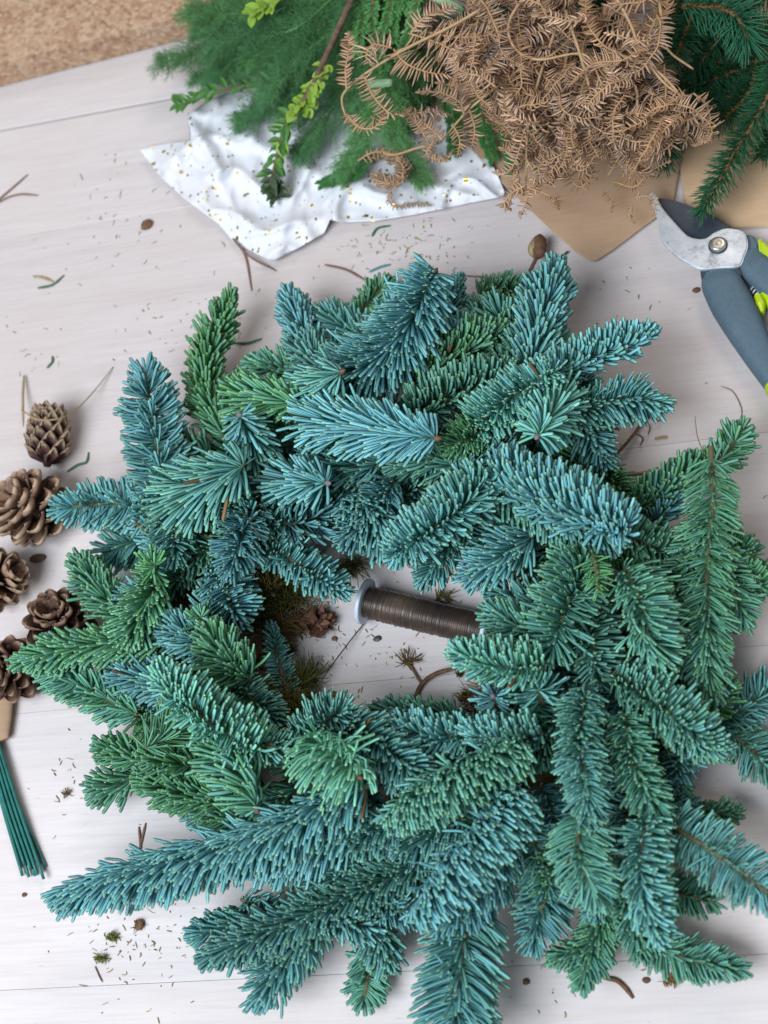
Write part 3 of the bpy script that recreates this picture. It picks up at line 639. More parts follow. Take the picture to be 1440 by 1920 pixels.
# moss base
mb = []
ringc = P(705, 1205, .02)
pr = (P(705+378, 1205, .02)-ringc).length; prr = (P(705, 1205+380, .02)-ringc).length
ring = []
for t in np.linspace(0, 2*math.pi, 65):
    q = P(705+372*math.cos(t), 1208+388*math.sin(t), .017); ring.append((q.x, q.y, .017))
V, Q = tube_arrays(ring, .0155, 10, cap=False)
V = V+rng.normal(0, .0012, V.shape)
V[-10:] = V[:10]
mo = link('moss_base', quads_mesh('moss_base', V, Q), noisy('moss_bed', [(.3, (.035, .03, .012)), (.6, (.09, .07, .03)), (.8, (.11, .12, .04))], 180, .95, .1, bump=1), wreath)
ra = np.array(ring)
for rep in range(5):
    jit_ = ra+np.array([0, 0, .001*rep])
    mb.append(needles(jit_, 620, .017, .0007, .0004, 75, 75, 'full', tuple(rng.normal(0, 1, 3)), .6, blue=rng.choice([.1, .5, .9]), lum=1.0, prof=SPIKE, jit=25, tipL=1, baseL=1))
for px, py, cnt in ((505, 1150, 240), (520, 1300, 240), (640, 1075, 80), (495, 1230, 240), (905, 1300, 80), (530, 1105, 200), (560, 1085, 80), (480, 1120, 160), (530, 1345, 120), (545, 1125, 200), (552, 1290, 220), (545, 1335, 200), (530, 1180, 160), (570, 1105, 90), (500, 1105, 260), (515, 1325, 260), (545, 1085, 140)):
    hz = .030 if cnt == 260 else .008; q = P(px, py, hz); sp_ = np.array([[q.x-.012, q.y-.01, hz-.004], [q.x, q.y, hz+.004], [q.x+.012, q.y+.008, hz-.004]])
    mb.append(needles(catmull(sp_, 8), cnt, .016, .0007, .0004, 70, 70, 'full', tuple(rng.normal(0, 1, 3)), .6, blue=float(rng.choice([.05, .4, .9])), lum=1.25, prof=SPIKE, jit=35, tipL=1, baseL=1))
V, Q, A = join_arrays(mb)
mf = link('moss', quads_mesh('moss', V, Q, attr=A), M['moss'], wreath); mf['kind'] = 'stuff'
tube('binding_wire', catmull([P(455, 960, .085), P(495, 1008, .08), P(560, 1005, .062), P(640, 985, .05)], 16), .00035, M['spoolwire'], wreath, 6)
tube('wood_splinter', catmull([P(485, 1092, .03), P(500, 1105, .03), P(515, 1118, .03)], 5), [.001, .0014, .0013, .0012, .0008], M['paledry'], wreath, 6)

# ------------------------------------------------------------------ wire spool inside the wreath
spool = empty('wire_spool'); tag(spool, 'dark iron wire spool with pale flange lying inside the wreath', 'wire spool')
rw = .0100
s0_, s1_ = P(682, 1127, .0146), P(918, 1184, .0146)
ax = (s1_-s0_); SL = ax.length; ax.normalize()
def lathe(name, prof, mt, parent, origin, axis, sides=48):
    pts = [tuple(origin+axis*a) for a, r_ in prof]
    T = np.array(axis); S = norm(np.cross(T, [0, 0, 1.0])); Nn = np.cross(S, T)
    V = []
    for a, r_ in prof:
        for j in range(sides):
            t = 2*math.pi*j/sides; V.append(np.array(origin)+T*a+r_*(math.cos(t)*S+math.sin(t)*Nn))
    Q = [(i*sides+j, i*sides+(j+1) % sides, (i+1)*sides+(j+1) % sides, (i+1)*sides+j) for i in range(len(prof)-1) for j in range(sides)]
    return link(name, quads_mesh(name, np.array(V), Q), mt, parent)
prof = []; turns = 62; rs2 = random.Random(3)
lo_, hi2 = .0025, SL-.0025
base_r = [rw*.975+rs2.uniform(-.0003, .0003) for _ in range(turns+1)]
for i in range(turns):
    xs = lo_+(hi2-lo_)*i/turns; dxs = (hi2-lo_)/turns
    bl = base_r[i]-(.0008 if i in (1, 2) else 0)
    for f_, h in ((0, 0), (.2, .00042), (.5, .00062), (.8, .00042)): prof.append((xs+dxs*f_, bl+h))
ww = lathe('wire_winding', prof, M['spoolwire'], spool, s0_, ax); ww['kind'] = 'stuff'
for a0, a1 in ((-.0003, .0024), (SL-.0024, SL+.0003)):
    lathe('flange', [(a0, .001), (a0, .0140), (a0+.0003, .0146), (a1-.0003, .0146), (a1, .0140), (a1, .008)], M['flange'], spool, s0_, ax)
lathe('core', [(.001, .007), (SL-.001, .007)], M['flange'], spool, s0_, ax, 24)
tube('wire_tail', catmull([P(690, 1160, .004), P(680, 1172, .002), P(650, 1210, .006), P(610, 1265, .010), P(577, 1322, .006)], 24), .00042, M['spoolwire'], spool, 6)

# ------------------------------------------------------------------ pine cones
def scale_mesh(name, L, Wd, Th, curl, closed=False):
    """one woody scale: narrow foot, wide rounded lip, thick end"""
    us = np.linspace(-1, 1, 7); vs_ = np.array([0, .25, .5, .72, .88, .96, 1.0])
    wp = np.array([.30, .48, .74, .95, 1.0, .93, .74]) if not closed else np.array([.3, .5, .8, 1.0, .95, .75, .4])
    top, bot, at, ab = [], [], [], []
    for v, wv in zip(vs_, wp):
        for u in us:
            lip = 1-.22*u*u*(v > .5)
            x_ = u*Wd*.5*wv; y_ = L*v*lip
            z_ = curl*L*(v**2.6)+(.10*u*u if not closed else -.17*u*u)
            th = Th*(.35+.65*min(1, v*1.1)+(.5 if (v > .85 and not closed) else 0))*(1-.6*u*u)
            if closed and v > .7: z_ += 0
            top.append((x_, y_, z_+th*.5)); bot.append((x_, y_-(.0006 if v > .95 else 0), z_-th*.5))
            e = max(abs(u)*.93, v) if v > .45 else v
            at.append((1, min(1, e if not closed else v), 0, 0)); ab.append((1, min(.9, v), 0, 0))
    V = np.array(top+bot); n = len(us); m = len(vs_); o_ = n*m; Q = []
    for i in range(m-1):
        for j in range(n-1):
            a = i*n+j
            Q.append((a, a+1, a+n+1, a+n)); Q.append((o_+a, o_+a+n, o_+a+n+1, o_+a+1))
    for j in range(n-1):
        a = (m-1)*n+j; Q.append((a, a+1, o_+a+1, o_+a)); Q.append((j+1, j, o_+j, o_+j+1))
    for i in range(m-1):
        a = i*n; Q.append((a, a+n, o_+a+n, o_+a)); a = i*n+n-1; Q.append((a+n, a, o_+a, o_+a+n))
    return quads_mesh(name, V, Q, attr=np.array(at+ab))
def cone(label, c_px, z, axis, length, width, nsc, mt, open_=1.0, closed=False, seed=1):
    r_ = random.Random(seed)
    root = empty('pine_cone'); tag(root, label, 'pine cone', 'pine cones beside the wreath')
    c = P(*c_px, z); A = Vector(axis).normalized(); B = A.orthogonal().normalized(); Cc = A.cross(B)
    root.matrix_world = Matrix((( B.x, Cc.x, A.x, c.x), (B.y, Cc.y, A.y, c.y), (B.z, Cc.z, A.z, c.z), (0, 0, 0, 1)))
    pr_ = [(0, 0, -.48*length+i*.96*length/10) for i in range(11)]
    V, Q = tube_arrays([(0.0, 1e-6*i, p[2]) for i, p in enumerate(pr_)], [width*.16*math.sin(math.pi*(i+1)/12)+.0008 for i in range(11)], 8)
    cr = link('core', quads_mesh('core', V, Q, attr=np.tile([1, 0, 0, 0], (len(V), 1))), mt, root)
    sm = scale_mesh('scale', 1.0, 1.0, .075, .16 if not closed else .10, closed)
    for i in range(nsc):
        t = (i+.5)/nsc                             # 0 stem end, 1 tip
        th = i*2.39996
        # opening angle from the axis: back at the stem, forward at the tip
        op = (100-62*t)*open_+(1-open_)*(100-75*t)+r_.uniform(-7, 7)
        if closed: op = 72-50*t+r_.uniform(-4, 4)+(max(0, t-.55)*60)
        ln = width*.5*(.55+.55*math.sin(math.pi*(.18+.70*t)))*(1.0 if not closed else .92)
        wd = width*((.36*(.62+.45*(1-t))) if not closed else .27*(.6+.5*math.sin(math.pi*(.15+.7*t))))*r_.uniform(.9, 1.1)
        zc_ = (-.40+(.74 if closed else .62)*t)*length
        o = link('scale', sm, mt, root)
        dirv = Vector((math.cos(th)*math.sin(R(op)), math.sin(th)*math.sin(R(op)), math.cos(R(op))))
        side = Vector((-math.sin(th), math.cos(th), 0)); nrm = side.cross(dirv)*-1
        if nrm.z < 0 and op < 90: nrm = -nrm
        X = side if side.cross(dirv).dot(nrm) > 0 else -side
        Mx = Matrix(((X.x*wd, dirv.x*ln, nrm.x*ln, 0), (X.y*wd, dirv.y*ln, nrm.y*ln, 0), (X.z*wd, dirv.z*ln, nrm.z*ln, zc_), (0, 0, 0, 1)))
        o.matrix_local = Mx
    return root
sc1 = PX(60, 950, .02)
def axw(px, py, dx, dy, up):
    d = pdir(px, py, dx, dy, .02)*math.hypot(dx, dy); return (d.x, d.y, up)
cone('small pale tightly closed pine cone with a grass strand across it', (90, 822), .0165, axw(90, 822, .1, -1, .15), 116*sc1, 116*sc1, 62, M['cone_closed'], .35, True, 2)
cone('large wide open light brown pine cone with broad spread scales', (62, 955), .020, axw(60, 952, -.45, -.1, .95), 96*sc1, 150*sc1, 40, M['cone_open'], 1.0, False, 3)
cone('light brown open pine cone below the widest cone, cut by the picture edge', (-8, 1086), .022, axw(-8, 1086, .9, -.2, .4), 108*sc1, 118*sc1, 44, M['cone_open'], .9, False, 4)
cone('dark brown open pine cone half under a green fir tip', (112, 1172), .022, axw(112, 1172, .1, -.25, .95), 92*sc1, 130*sc1, 44, M['cone_dark'], .95, False, 5)
cone('dark brown pine cone with pale scale tips beside the paper sleeve', (22, 1256), .021, axw(22, 1256, -.15, .3, .8), 112*sc1, 118*sc1, 46, M['cone_dark'], .9, False, 6)

# ------------------------------------------------------------------ green stub wires in a paper sleeve
wb = empty('wire_bundle'); tag(wb, 'bundle of straight green florist wires coming out of a brown paper sleeve', 'wire bundle')
rw_ = random.Random(9)
for i in range(13):
    t = i/12; lay = i % 3
    e = (38+t*48, 1628+14*math.sin(i*1.9)+8*t); s_ = (-34+t*22, 1360)
    m_ = (8+t*32, 1500)
    zz = .0012+.0019*lay
    tube('wire', catmull([P(s_[0], s_[1], zz+.002), P(m_[0]-7, m_[1], zz+.001), P(e[0], e[1], zz)], 14), .00105, M['greenwire'], wb, 8)
slv = []
for px, py in ((-26, 1270), (-18, 1330), (-8, 1392)):
    slv.append(P(px, py, .006))
tube('paper_sleeve', catmull(slv, 12), [.020, .0198, .0192, .0186, .018, .017, .016, .0148, .0135, .012, .0105, .009], M['kraft'], wb, 24, .30)

# ------------------------------------------------------------------ pruners
pr_root = empty('pruners'); tag(pr_root, 'open garden pruners with steel hook, dark blade and grey and lime handles', 'pruners')
def cv(l, k_=4.3636, x0=1140, y0=320): return [(x0+a/k_, y0+b/k_) for a, b in l]
def smooth_out(pts, n=70):
    p = catmull([(a, b, 0) for a, b in pts]+[(pts[0][0], pts[0][1], 0)], n+1)[:-1]; return [(q[0], q[1]) for q in p]
blade = cv([(395, 212), (560, 245), (690, 292), (820, 345), (910, 395), (1010, 470), (1060, 560), (980, 700), (840, 700), (760, 620), (640, 540), (560, 460), (470, 350)])
prism('blade', smooth_out(blade), M['blade'], pr_root, .0009, 2, z0=.0115, z1=.0138)
hook = cv([(345, 183), (330, 205), (375, 300), (405, 400), (415, 505), (470, 605), (560, 695), (650, 750), (752, 802), (900, 792), (1072, 776), (1115, 700), (1142, 630), (1140, 555), (1098, 490), (985, 466), (885, 492), (805, 545), (735, 552), (650, 525), (565, 442), (485, 350), (432, 280), (400, 215), (375, 180)])
prism('hook', smooth_out(hook, 110), M['steel'], pr_root, .0010, 3, z0=.0140, z1=.0178)
bc = cv([(900, 612)])[0]; q = P(*bc, .018)
lathe('pivot_ring', [(0, .0062), (.0006, .0062), (.0008, .0055), (.0008, .0035)], M['darkplastic'], pr_root, Vector((q.x, q.y, .0178)), Vector((0, 0, 1)).normalized()+Vector((1e-4, 0, 0)), 32)
lathe('pivot_bolt', [(-.001, .0052), (.0016, .0052), (.0026, .0046), (.0029, .0038), (.0027, .0024), (.0029, .001), (.0029, .0001)], M['bolt'], pr_root, Vector((q.x, q.y, .0178)), Vector((1e-4, 0, 1)), 32)
def grip(name, pts, widths, heights, mt, zc, parent=pr_root, sides=20, n=36):
    c = catmull([P(a, b, zc) for a, b in cv(pts)], n)
    wv = np.interp(np.linspace(0, 1, n), np.linspace(0, 1, len(widths)), widths)/4.3636*PX(1380, 560, zc)
    hv = np.interp(np.linspace(0, 1, n), np.linspace(0, 1, len(heights)), heights)
    T = norm(np.gradient(c, axis=0)); S = norm(np.cross(T, [0, 0, 1.0])); Nn = np.cross(S, T)
    a = np.linspace(0, 2*np.pi, sides, endpoint=False)
    ca = np.sign(np.cos(a))*np.abs(np.cos(a))**.75; sa = np.sign(np.sin(a))*np.abs(np.sin(a))**.75
    V = c[:, None]+(wv/2)[:, None, None]*ca[None, :, None]*S[:, None]+(hv/2)[:, None, None]*sa[None, :, None]*Nn[:, None]
    V = V.reshape(-1, 3)
    Q = [(i*sides+j, i*sides+(j+1) % sides, (i+1)*sides+(j+1) % sides, (i+1)*sides+j) for i in range(n-1) for j in range(sides)]
    for r_ in (0, n-1):
        k_ = len(V); V = np.vstack([V, c[r_]])
        for j in range(0, sides, 2): Q.append((r_*sides+j, r_*sides+(j+1) % sides, r_*sides+(j+2) % sides, k_))
    return link(name, quads_mesh(name, V, Q), mt, parent)
prism('collar', cv([(752, 805), (1075, 780), (1100, 830), (1060, 900), (800, 930), (765, 870)]), M['darkplastic'], pr_root, .001, 2, z0=.006, z1=.0150)
grip('handle', [(905, 845), (930, 930), (1010, 1090), (1120, 1290), (1250, 1520), (1370, 1720), (1430, 1830)], [275, 330, 345, 310, 255, 205, 190], [.013, .018, .019, .019, .0185, .018, .017], M['grip'], .0098)
grip('handle_tip', [(1385, 1745), (1440, 1850), (1500, 1960)], [212, 205, 90], [.0185, .018, .011], M['lime'], .0098)
prism('handle_neck', cv([(1080, 520), (1190, 520), (1230, 600), (1240, 680), (1120, 800), (1050, 780)]), M['grip'], pr_root, .0012, 3, z0=.0045, z1=.0136)
grip('handle', [(1140, 700), (1210, 800), (1330, 905), (1480, 1040), (1640, 1240), (1760, 1440)], [230, 270, 290, 280, 240, 190], [.012, .017, .018, .018, .018, .016], M['grip'], .0095)
prism('handle_inlay', cv([(1225, 535), (1300, 590), (1420, 720), (1480, 850), (1420, 850), (1309, 735), (1238, 660)]), M['lime'], pr_root, .0015, 3, z0=.006, z1=.0165)
grip('spring_seat', [(1225, 1040), (1250, 1110), (1262, 1175)], [70, 85, 40], [.011, .013, .008], M['lime'], .0085)
grip('spring_seat', [(1275, 1010), (1330, 1080), (1350, 1140)], [70, 90, 60], [.011, .013, .008], M['lime'], .0085)
spc = []
for i in range(60):
    t = i/59; b0 = P(*cv([(1180, 965)])[0], .0085); b1 = P(*cv([(1300, 1100)])[0], .0085)
    d_ = (b1-b0).normalized(); s_ = Vector((-d_.y, d_.x, 0)); a = t*2*math.pi*6
    spc.append(b0.lerp(b1, t)+s_*.0028*math.cos(a)+Vector((0, 0, .0028*math.sin(a))))
tube('spring', [tuple(v) for v in spc], .0006, M['steel'], pr_root, 6)
prism('spring_block', cv([(1050, 815), (1095, 800), (1190, 940), (1230, 1000), (1180, 1010), (1110, 900)]), M['darkplastic'], pr_root, .0008, 2, z0=.0025, z1=.0105)

# ------------------------------------------------------------------ greenery pile
def plant(name, label, cat, group=None):
    o = empty(name); return tag(o, label, cat, group)
# spruce branches
def spruce(label, pts, z, L=38, side=(), lum=1.0, b=.4, dens=1.5, droop=None, tr=.0022):
    root = plant('spruce_branch', label, 'spruce branch', 'spruce branches under the dried bracken')
    allp = [(pts, z, L)]+list(side)
    for pp, z_, L_ in allp:
        zz = np.interp(np.linspace(0, 1, len(pp)), np.linspace(0, 1, len(z_)), z_)
        sp_ = catmull([P(a, b_, h*.01) for (a, b_), h in zip(pp, zz)], 24)
        sc_ = PX(*pp[0], .03); lpx = sum(math.dist(pp[i], pp[i+1]) for i in range(len(pp)-1))
        tw = tube('twig', sp_, np.linspace(tr, tr*.55, 24), M['sprucetwig'], root, 7)
        bend = (0, 0, 1)
        if droop: d = pdir(*pp[0], *droop); bend = (d.x, d.y, .1)
        V, Q, A = needles(sp_, int(lpx*dens), L_*sc_, 3.0*sc_, 2.4*sc_, 62, 30, 'full', bend, .22, b, lum, prof=SPIKE, tipL=.8, fwd=.4, s0=0)
        nd = link('needles', quads_mesh('needles', V, Q, attr=A), M['spruce'], tw); nd['kind'] = 'stuff'
    return root
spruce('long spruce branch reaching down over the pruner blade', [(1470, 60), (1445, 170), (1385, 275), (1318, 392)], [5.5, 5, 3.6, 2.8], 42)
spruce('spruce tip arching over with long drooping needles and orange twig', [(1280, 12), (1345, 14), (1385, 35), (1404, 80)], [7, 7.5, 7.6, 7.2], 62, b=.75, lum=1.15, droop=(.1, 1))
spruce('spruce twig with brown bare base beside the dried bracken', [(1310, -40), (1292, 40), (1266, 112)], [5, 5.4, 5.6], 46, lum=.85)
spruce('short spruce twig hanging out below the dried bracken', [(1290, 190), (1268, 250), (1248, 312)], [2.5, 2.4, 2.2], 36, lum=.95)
spruce('shade-toned spruce branch lying lowest by the tan paper', [(1500, 40), (1420, 110), (1330, 150), (1250, 160)], [2.5, 2.2, 2, 2], 44, lum=.7, side=[([(1420, 110), (1400, 180), (1330, 240)], [2.2, 2, 1.8], 40), ([(1480, 150), (1470, 220), (1430, 290)], [2, 2, 1.8], 40)])  # low lum paints the shade under the pile into the needle colour
spruce('spruce branch running under the middle of the bracken heap', [(1180, -60), (1120, 40), (1060, 150), (1010, 240)], [2.6, 2.4, 2, 1.8], 46, lum=.6, side=[([(1120, 40), (1180, 130), (1210, 210)], [2.2, 2, 2], 44), ([(1060, 100), (980, 130), (900, 170)], [2.2, 2, 1.8], 44)])  # needles coloured darker to stand in for shade below the heap
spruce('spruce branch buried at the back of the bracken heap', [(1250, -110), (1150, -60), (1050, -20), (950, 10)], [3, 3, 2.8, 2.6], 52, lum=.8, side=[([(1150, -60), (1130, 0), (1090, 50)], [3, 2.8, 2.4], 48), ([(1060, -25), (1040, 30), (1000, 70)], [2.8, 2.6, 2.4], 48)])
spruce('shade-toned spruce branch deep under the left of the bracken', [(950, -60), (890, 30), (830, 110), (790, 190)], [2.4, 2.2, 2, 1.8], 46, lum=.55, side=[([(900, 10), (960, 80), (1000, 140)], [2, 2, 2], 44), ([(860, 60), (790, 80), (740, 90)], [2, 2, 2], 44)])  # darkest lum: depth shade painted into the needles
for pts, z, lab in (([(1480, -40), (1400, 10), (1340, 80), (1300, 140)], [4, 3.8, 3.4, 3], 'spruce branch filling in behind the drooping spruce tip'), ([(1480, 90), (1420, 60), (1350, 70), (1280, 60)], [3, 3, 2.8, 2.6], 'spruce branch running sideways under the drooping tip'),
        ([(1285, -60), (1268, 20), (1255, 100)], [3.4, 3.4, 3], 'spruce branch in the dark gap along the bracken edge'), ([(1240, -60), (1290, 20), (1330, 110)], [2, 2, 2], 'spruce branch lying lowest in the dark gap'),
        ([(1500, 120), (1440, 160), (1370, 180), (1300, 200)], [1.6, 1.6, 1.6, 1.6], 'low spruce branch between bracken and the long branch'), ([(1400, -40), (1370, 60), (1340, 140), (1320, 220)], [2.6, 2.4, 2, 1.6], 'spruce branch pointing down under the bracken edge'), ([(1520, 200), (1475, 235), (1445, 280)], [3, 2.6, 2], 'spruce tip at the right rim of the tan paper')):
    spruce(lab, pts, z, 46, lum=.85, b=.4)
# feathery fern plumes
def plume(label, pts, z, wide=60, lum=1.0, b=.5, dens=.55, nb=30):
    root = plant('feathery_fern_plume', label, 'fern', 'feathery fern plumes in the greenery pile')
    zz = np.interp(np.linspace(0, 1, len(pts)), np.linspace(0, 1, len(z)), z)
    sp_ = catmull([P(a, b_, h*.01) for (a, b_), h in zip(pts, zz)], 40)
    tube('stem', sp_, np.linspace(.0011, .0005, 40), M['leaf'], root, 6)
    sc_ = PX(*pts[-1], .03); lpx = sum(math.dist(pts[i], pts[i+1]) for i in range(len(pts)-1))
    nside = int(lpx*dens); T = norm(np.gradient(sp_, axis=0)); out = []
    for i in range(nside):
        t = (i+rng.random())/nside; k_ = min(39, int(t*40)); p0 = sp_[k_]; tt = T[k_]
        sd = norm(np.cross(tt, [0, 0, 1.0]))*(1 if i % 2 else -1)+np.array([rng.normal(0, .25), rng.normal(0, .25), rng.normal(.2, .55)])
        ln = wide*1.5*sc_*(.22+.78*(1-t)**.6)*rng.uniform(.35, 1.25)
        d_ = norm(sd*.75+tt*.65); q1 = p0+d_*ln*.5; q2 = p0+norm(d_+tt*.35+np.array([0, 0, -.12]))*ln
        br = catmull([p0, q1, q2], 8)
        br[:, 2] = np.maximum(br[:, 2], .002)
        out.append(needles(br, nb, 17*sc_, .85*sc_, .6*sc_, 52, 25, 'full', (0, 0, 1), .1, b, lum*rng.uniform(.8, 1.25), prof=HAIR, jit=24, tipL=.7, upness=1))
    V, Q, A = join_arrays(out)
    f_ = link('foliage', quads_mesh('foliage', V, Q, attr=A), M['feather'], root); f_['kind'] = 'stuff'
PL = [([(760, -60), (600, 20), (450, 80), (305, 118)], [6, 5, 4, 3], 62, .8, .4, 'pale feathery fern plume reaching left over the particle board'),
 ([(760, -40), (620, 70), (500, 120), (372, 150)], [5, 4.5, 3.5, 2.5], 60, .9, .6, 'feathery fern plume ending thin over the bare table planks'),
 ([(740, -60), (560, -10), (450, 20), (355, 22)], [7, 7, 6, 5], 62, .85, .3, 'feathery fern plume along the top of the particle board'),
 ([(760, -40), (640, 90), (540, 170), (450, 225)], [4, 4, 3, 2], 66, .9, .6, 'feathery fern plume above the fold of the tissue paper'),
 ([(790, -30), (700, 110), (620, 210), (560, 290)], [4.5, 4, 3, 2], 60, .95, .6, 'feathery fern plume over the middle of the tissue paper'),
 ([(800, -30), (730, 130), (690, 240), (640, 330)], [5, 5, 3.6, 2], 50, 1.1, .35, 'feathery fern plume behind the brown curled frond tip'),
 ([(820, -30), (740, 120), (740, 240), (792, 340)], [4.5, 4.6, 4, 1.6], 46, 1.25, .2, 'bright green feathery fern tip curving past the curled frond'),
 ([(700, -80), (560, 50), (470, 60), (400, 90)], [8, 7.6, 6.6, 5.6], 66, .75, .6, 'uppermost dark feathery fern plume by the lime leaf cluster'),
 ([(720, -60), (640, 40), (560, 110), (500, 170)], [7, 6.6, 5.6, 4.6], 62, .9, .5, 'feathery fern plume crossing behind the round lime leaves'),
 ([(760, -60), (720, 30), (680, 110), (640, 170)], [6, 5.8, 5.2, 4.4], 60, .8, .4, 'dense feathery fern plume beside the brown branch fork'),
 ([(700, -90), (520, -40), (440, 10), (390, 60)], [4, 4, 3, 2.6], 66, .6, .4, 'shade-toned feathery fern plume low at the back'),  # foliage colour dimmed by lum in place of shade
 ([(780, -60), (640, 30), (520, 80), (410, 130)], [3, 2.6, 2.2, 1.8], 66, .65, .5, 'shade-toned feathery fern plume low over the table')]  # same dimming: shade of the upper plumes put into the colour
PL += [([(760, -60), (640, -20), (520, 10), (420, 60)], [5.4, 5.2, 4.6, 4], 66, .8, .5, 'feathery fern plume in the middle of the upper bunch'),
 ([(780, -50), (690, 60), (600, 140), (540, 215)], [3.6, 3.2, 2.6, 1.8], 66, .85, .5, 'feathery fern plume spread under the brown branch'),
 ([(800, -40), (740, 60), (700, 150), (680, 230)], [3.8, 3.6, 3, 2.2], 60, .9, .5, 'feathery fern plume under the long straw bracken stem'),
 ([(840, -30), (790, 80), (770, 160), (760, 240)], [3.6, 3.4, 3, 2.2], 60, .85, .5, 'feathery fern plume under the left bracken fringe'),
 ([(760, -50), (660, 30), (570, 60), (470, 110)], [6.4, 6.2, 5.4, 4.2], 62, 1.0, .3, 'lighter feathery fern plume over the darker ones'),
 ([(700, -60), (600, -20), (480, -10), (370, 60)], [6, 5.6, 5, 3.6], 64, .9, .5, 'feathery fern plume bordering the particle board')]
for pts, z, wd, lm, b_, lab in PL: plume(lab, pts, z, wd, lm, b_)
# leafy branches
def leaf_mesh(name, ratio=.5, fold=.12, curl=.12):
    us = [-1, -.5, 0, .5, 1]; vs_ = [0, .15, .4, .65, .85, 1.0]; wp = [.12, .62, 1.0, .92, .58, .05]
    V, Q = [], []
    for v, wv in zip(vs_, wp):
        for u in us: V.append((u*ratio*.5*wv, v, abs(u)*fold*wv-curl*v*v))
    for i in range(5):
        for j in range(4): a = i*5+j; Q.append((a, a+1, a+6, a+5))
    return quads_mesh(name, np.array(V), Q)
LM = {}
def get_leaf(ratio, mt):
    k_ = (ratio, mt)
    if k_ not in LM: LM[k_] = leaf_mesh('leaf', ratio); LM[k_].materials.append(M[mt])
    return LM[k_]
rl = random.Random(21)
def leafy(label, pts, z, leaves, name='leafy_branch', tr=.0013, cat='branch'):
    """leaves: (t0, t1, count, length px, width ratio, material, spread degrees)"""
    root = plant(name, label, cat, 'leafy evergreen branches in the greenery pile')
    zz = np.interp(np.linspace(0, 1, len(pts)), np.linspace(0, 1, len(z)), z)
    sp_ = catmull([P(a, b_, h*.01) for (a, b_), h in zip(pts, zz)], 40)
    tube('twig', sp_, np.linspace(tr, tr*.5, 40), M['bark'], root, 7)
    T = norm(np.gradient(sp_, axis=0)); sc_ = PX(*pts[-1], .03)
    for t0, t1, cnt, L_, ratio, mt, spread in leaves:
        for i in range(cnt):
            t = t0+(t1-t0)*(i//2*2+.5+rl.uniform(-.3, .3))/cnt; k_ = max(0, min(39, int(t*40)))
            p0 = Vector(sp_[k_]); tt = Vector(T[k_]); sd = tt.cross(Vector((0, 0, 1))).normalized()*(1 if i % 2 else -1)
            upv = Vector((0, 0, 1)); rollv = (sd*math.cos(rl.uniform(-.9, .9))+upv*rl.uniform(-.1, .9)).normalized()
            a = R(spread+rl.uniform(-14, 14)); d_ = (tt*math.cos(a)+rollv*math.sin(a)).normalized()
            nn = (upv+Vector((rl.uniform(-.35, .35), rl.uniform(-.35, .35), 0))); X = d_.cross(nn).normalized(); Zv = X.cross(d_)
            ln = L_*sc_*rl.uniform(.8, 1.15)
            o = bpy.data.objects.new('leaf', get_leaf(ratio, mt)); COL.objects.link(o); o.parent = root
            o.matrix_local = Matrix(((X.x*ln, d_.x*ln, Zv.x*ln, p0.x), (X.y*ln, d_.y*ln, Zv.y*ln, p0.y), (X.z*ln, d_.z*ln, Zv.z*ln, p0.z), (0, 0, 0, 1)))
    return root
leafy('brown branch with round lime leaves hanging over the tissue paper', [(668, -20), (632, 60), (600, 130), (572, 185), (540, 225), (524, 275), (508, 345)], [8.5, 8.4, 7.6, 6.4, 5, 3.6, 2.2],
      [(.40, .62, 14, 25, .6, 'limeleaf', 60), (.6, .95, 20, 32, .42, 'leaf', 48), (.58, .9, 7, 30, .75, 'limeleaf', 30), (.93, 1.0, 10, 28, .5, 'darkleaf', 55)], tr=.0026)
leafy('small side twig of round lime leaves beside the brown branch', [(612, 95), (606, 140), (590, 180), (572, 215)], [8, 7.4, 6.6, 5.6], [(.2, 1, 20, 20, .72, 'limeleaf', 62)], tr=.0011)
leafy('dark purple tipped leaf rosette lying on the tissue paper', [(508, 330), (514, 352), (524, 372)], [2.2, 1.7, 1.3], [(.2, 1, 16, 26, .5, 'darkleaf', 60)])
leafy('glossy green leafy tip pointing left over the bare table', [(560, 150), (470, 160), (400, 172), (333, 198)], [4.6, 4, 3.2, 2.6], [(.1, .6, 12, 26, .4, 'leaf', 45), (.6, 1.0, 20, 26, .5, 'leaf', 42)], tr=.0012)
leafy('lime green leaf cluster at the top of the fern plumes', [(540, -20), (505, 8), (470, 30)], [9, 9, 8.8], [(.2, 1, 18, 25, .65, 'limeleaf', 55)])
for i, (pts, lab) in enumerate([([(720, -30), (690, 20), (665, 70)], 'bushy bright green sprig nearest the brown branch fork'), ([(740, -30), (725, 40), (700, 100)], 'bushy bright green sprig between fern and dried bracken'),
        ([(770, -30), (745, 20), (735, 75)], 'bushy bright green sprig beside the bare dark twigs'), ([(690, -40), (660, -10), (640, 30)], 'bushy bright green sprig behind the brown branch'),
        ([(790, -30), (770, 50), (750, 110)], 'bushy bright green sprig against the left bracken fringe'), ([(700, 0), (700, 60), (720, 130)], 'bushy bright green sprig hanging lowest above the fern'), ([(730, -40), (760, 10), (790, 40)], 'bushy bright green sprig turned towards the cut stem'), ([(660, -30), (680, 30), (670, 100)], 'bushy bright green sprig over the fern plumes')]):
    leafy(lab, pts, [7.8, 7.4, 6.8], [(.05, 1, 90, 15, .42, 'hebe', 55), (.1, 1, 30, 14, .45, 'hebe', 30)], 'bushy_sprig', .0012, 'sprig')
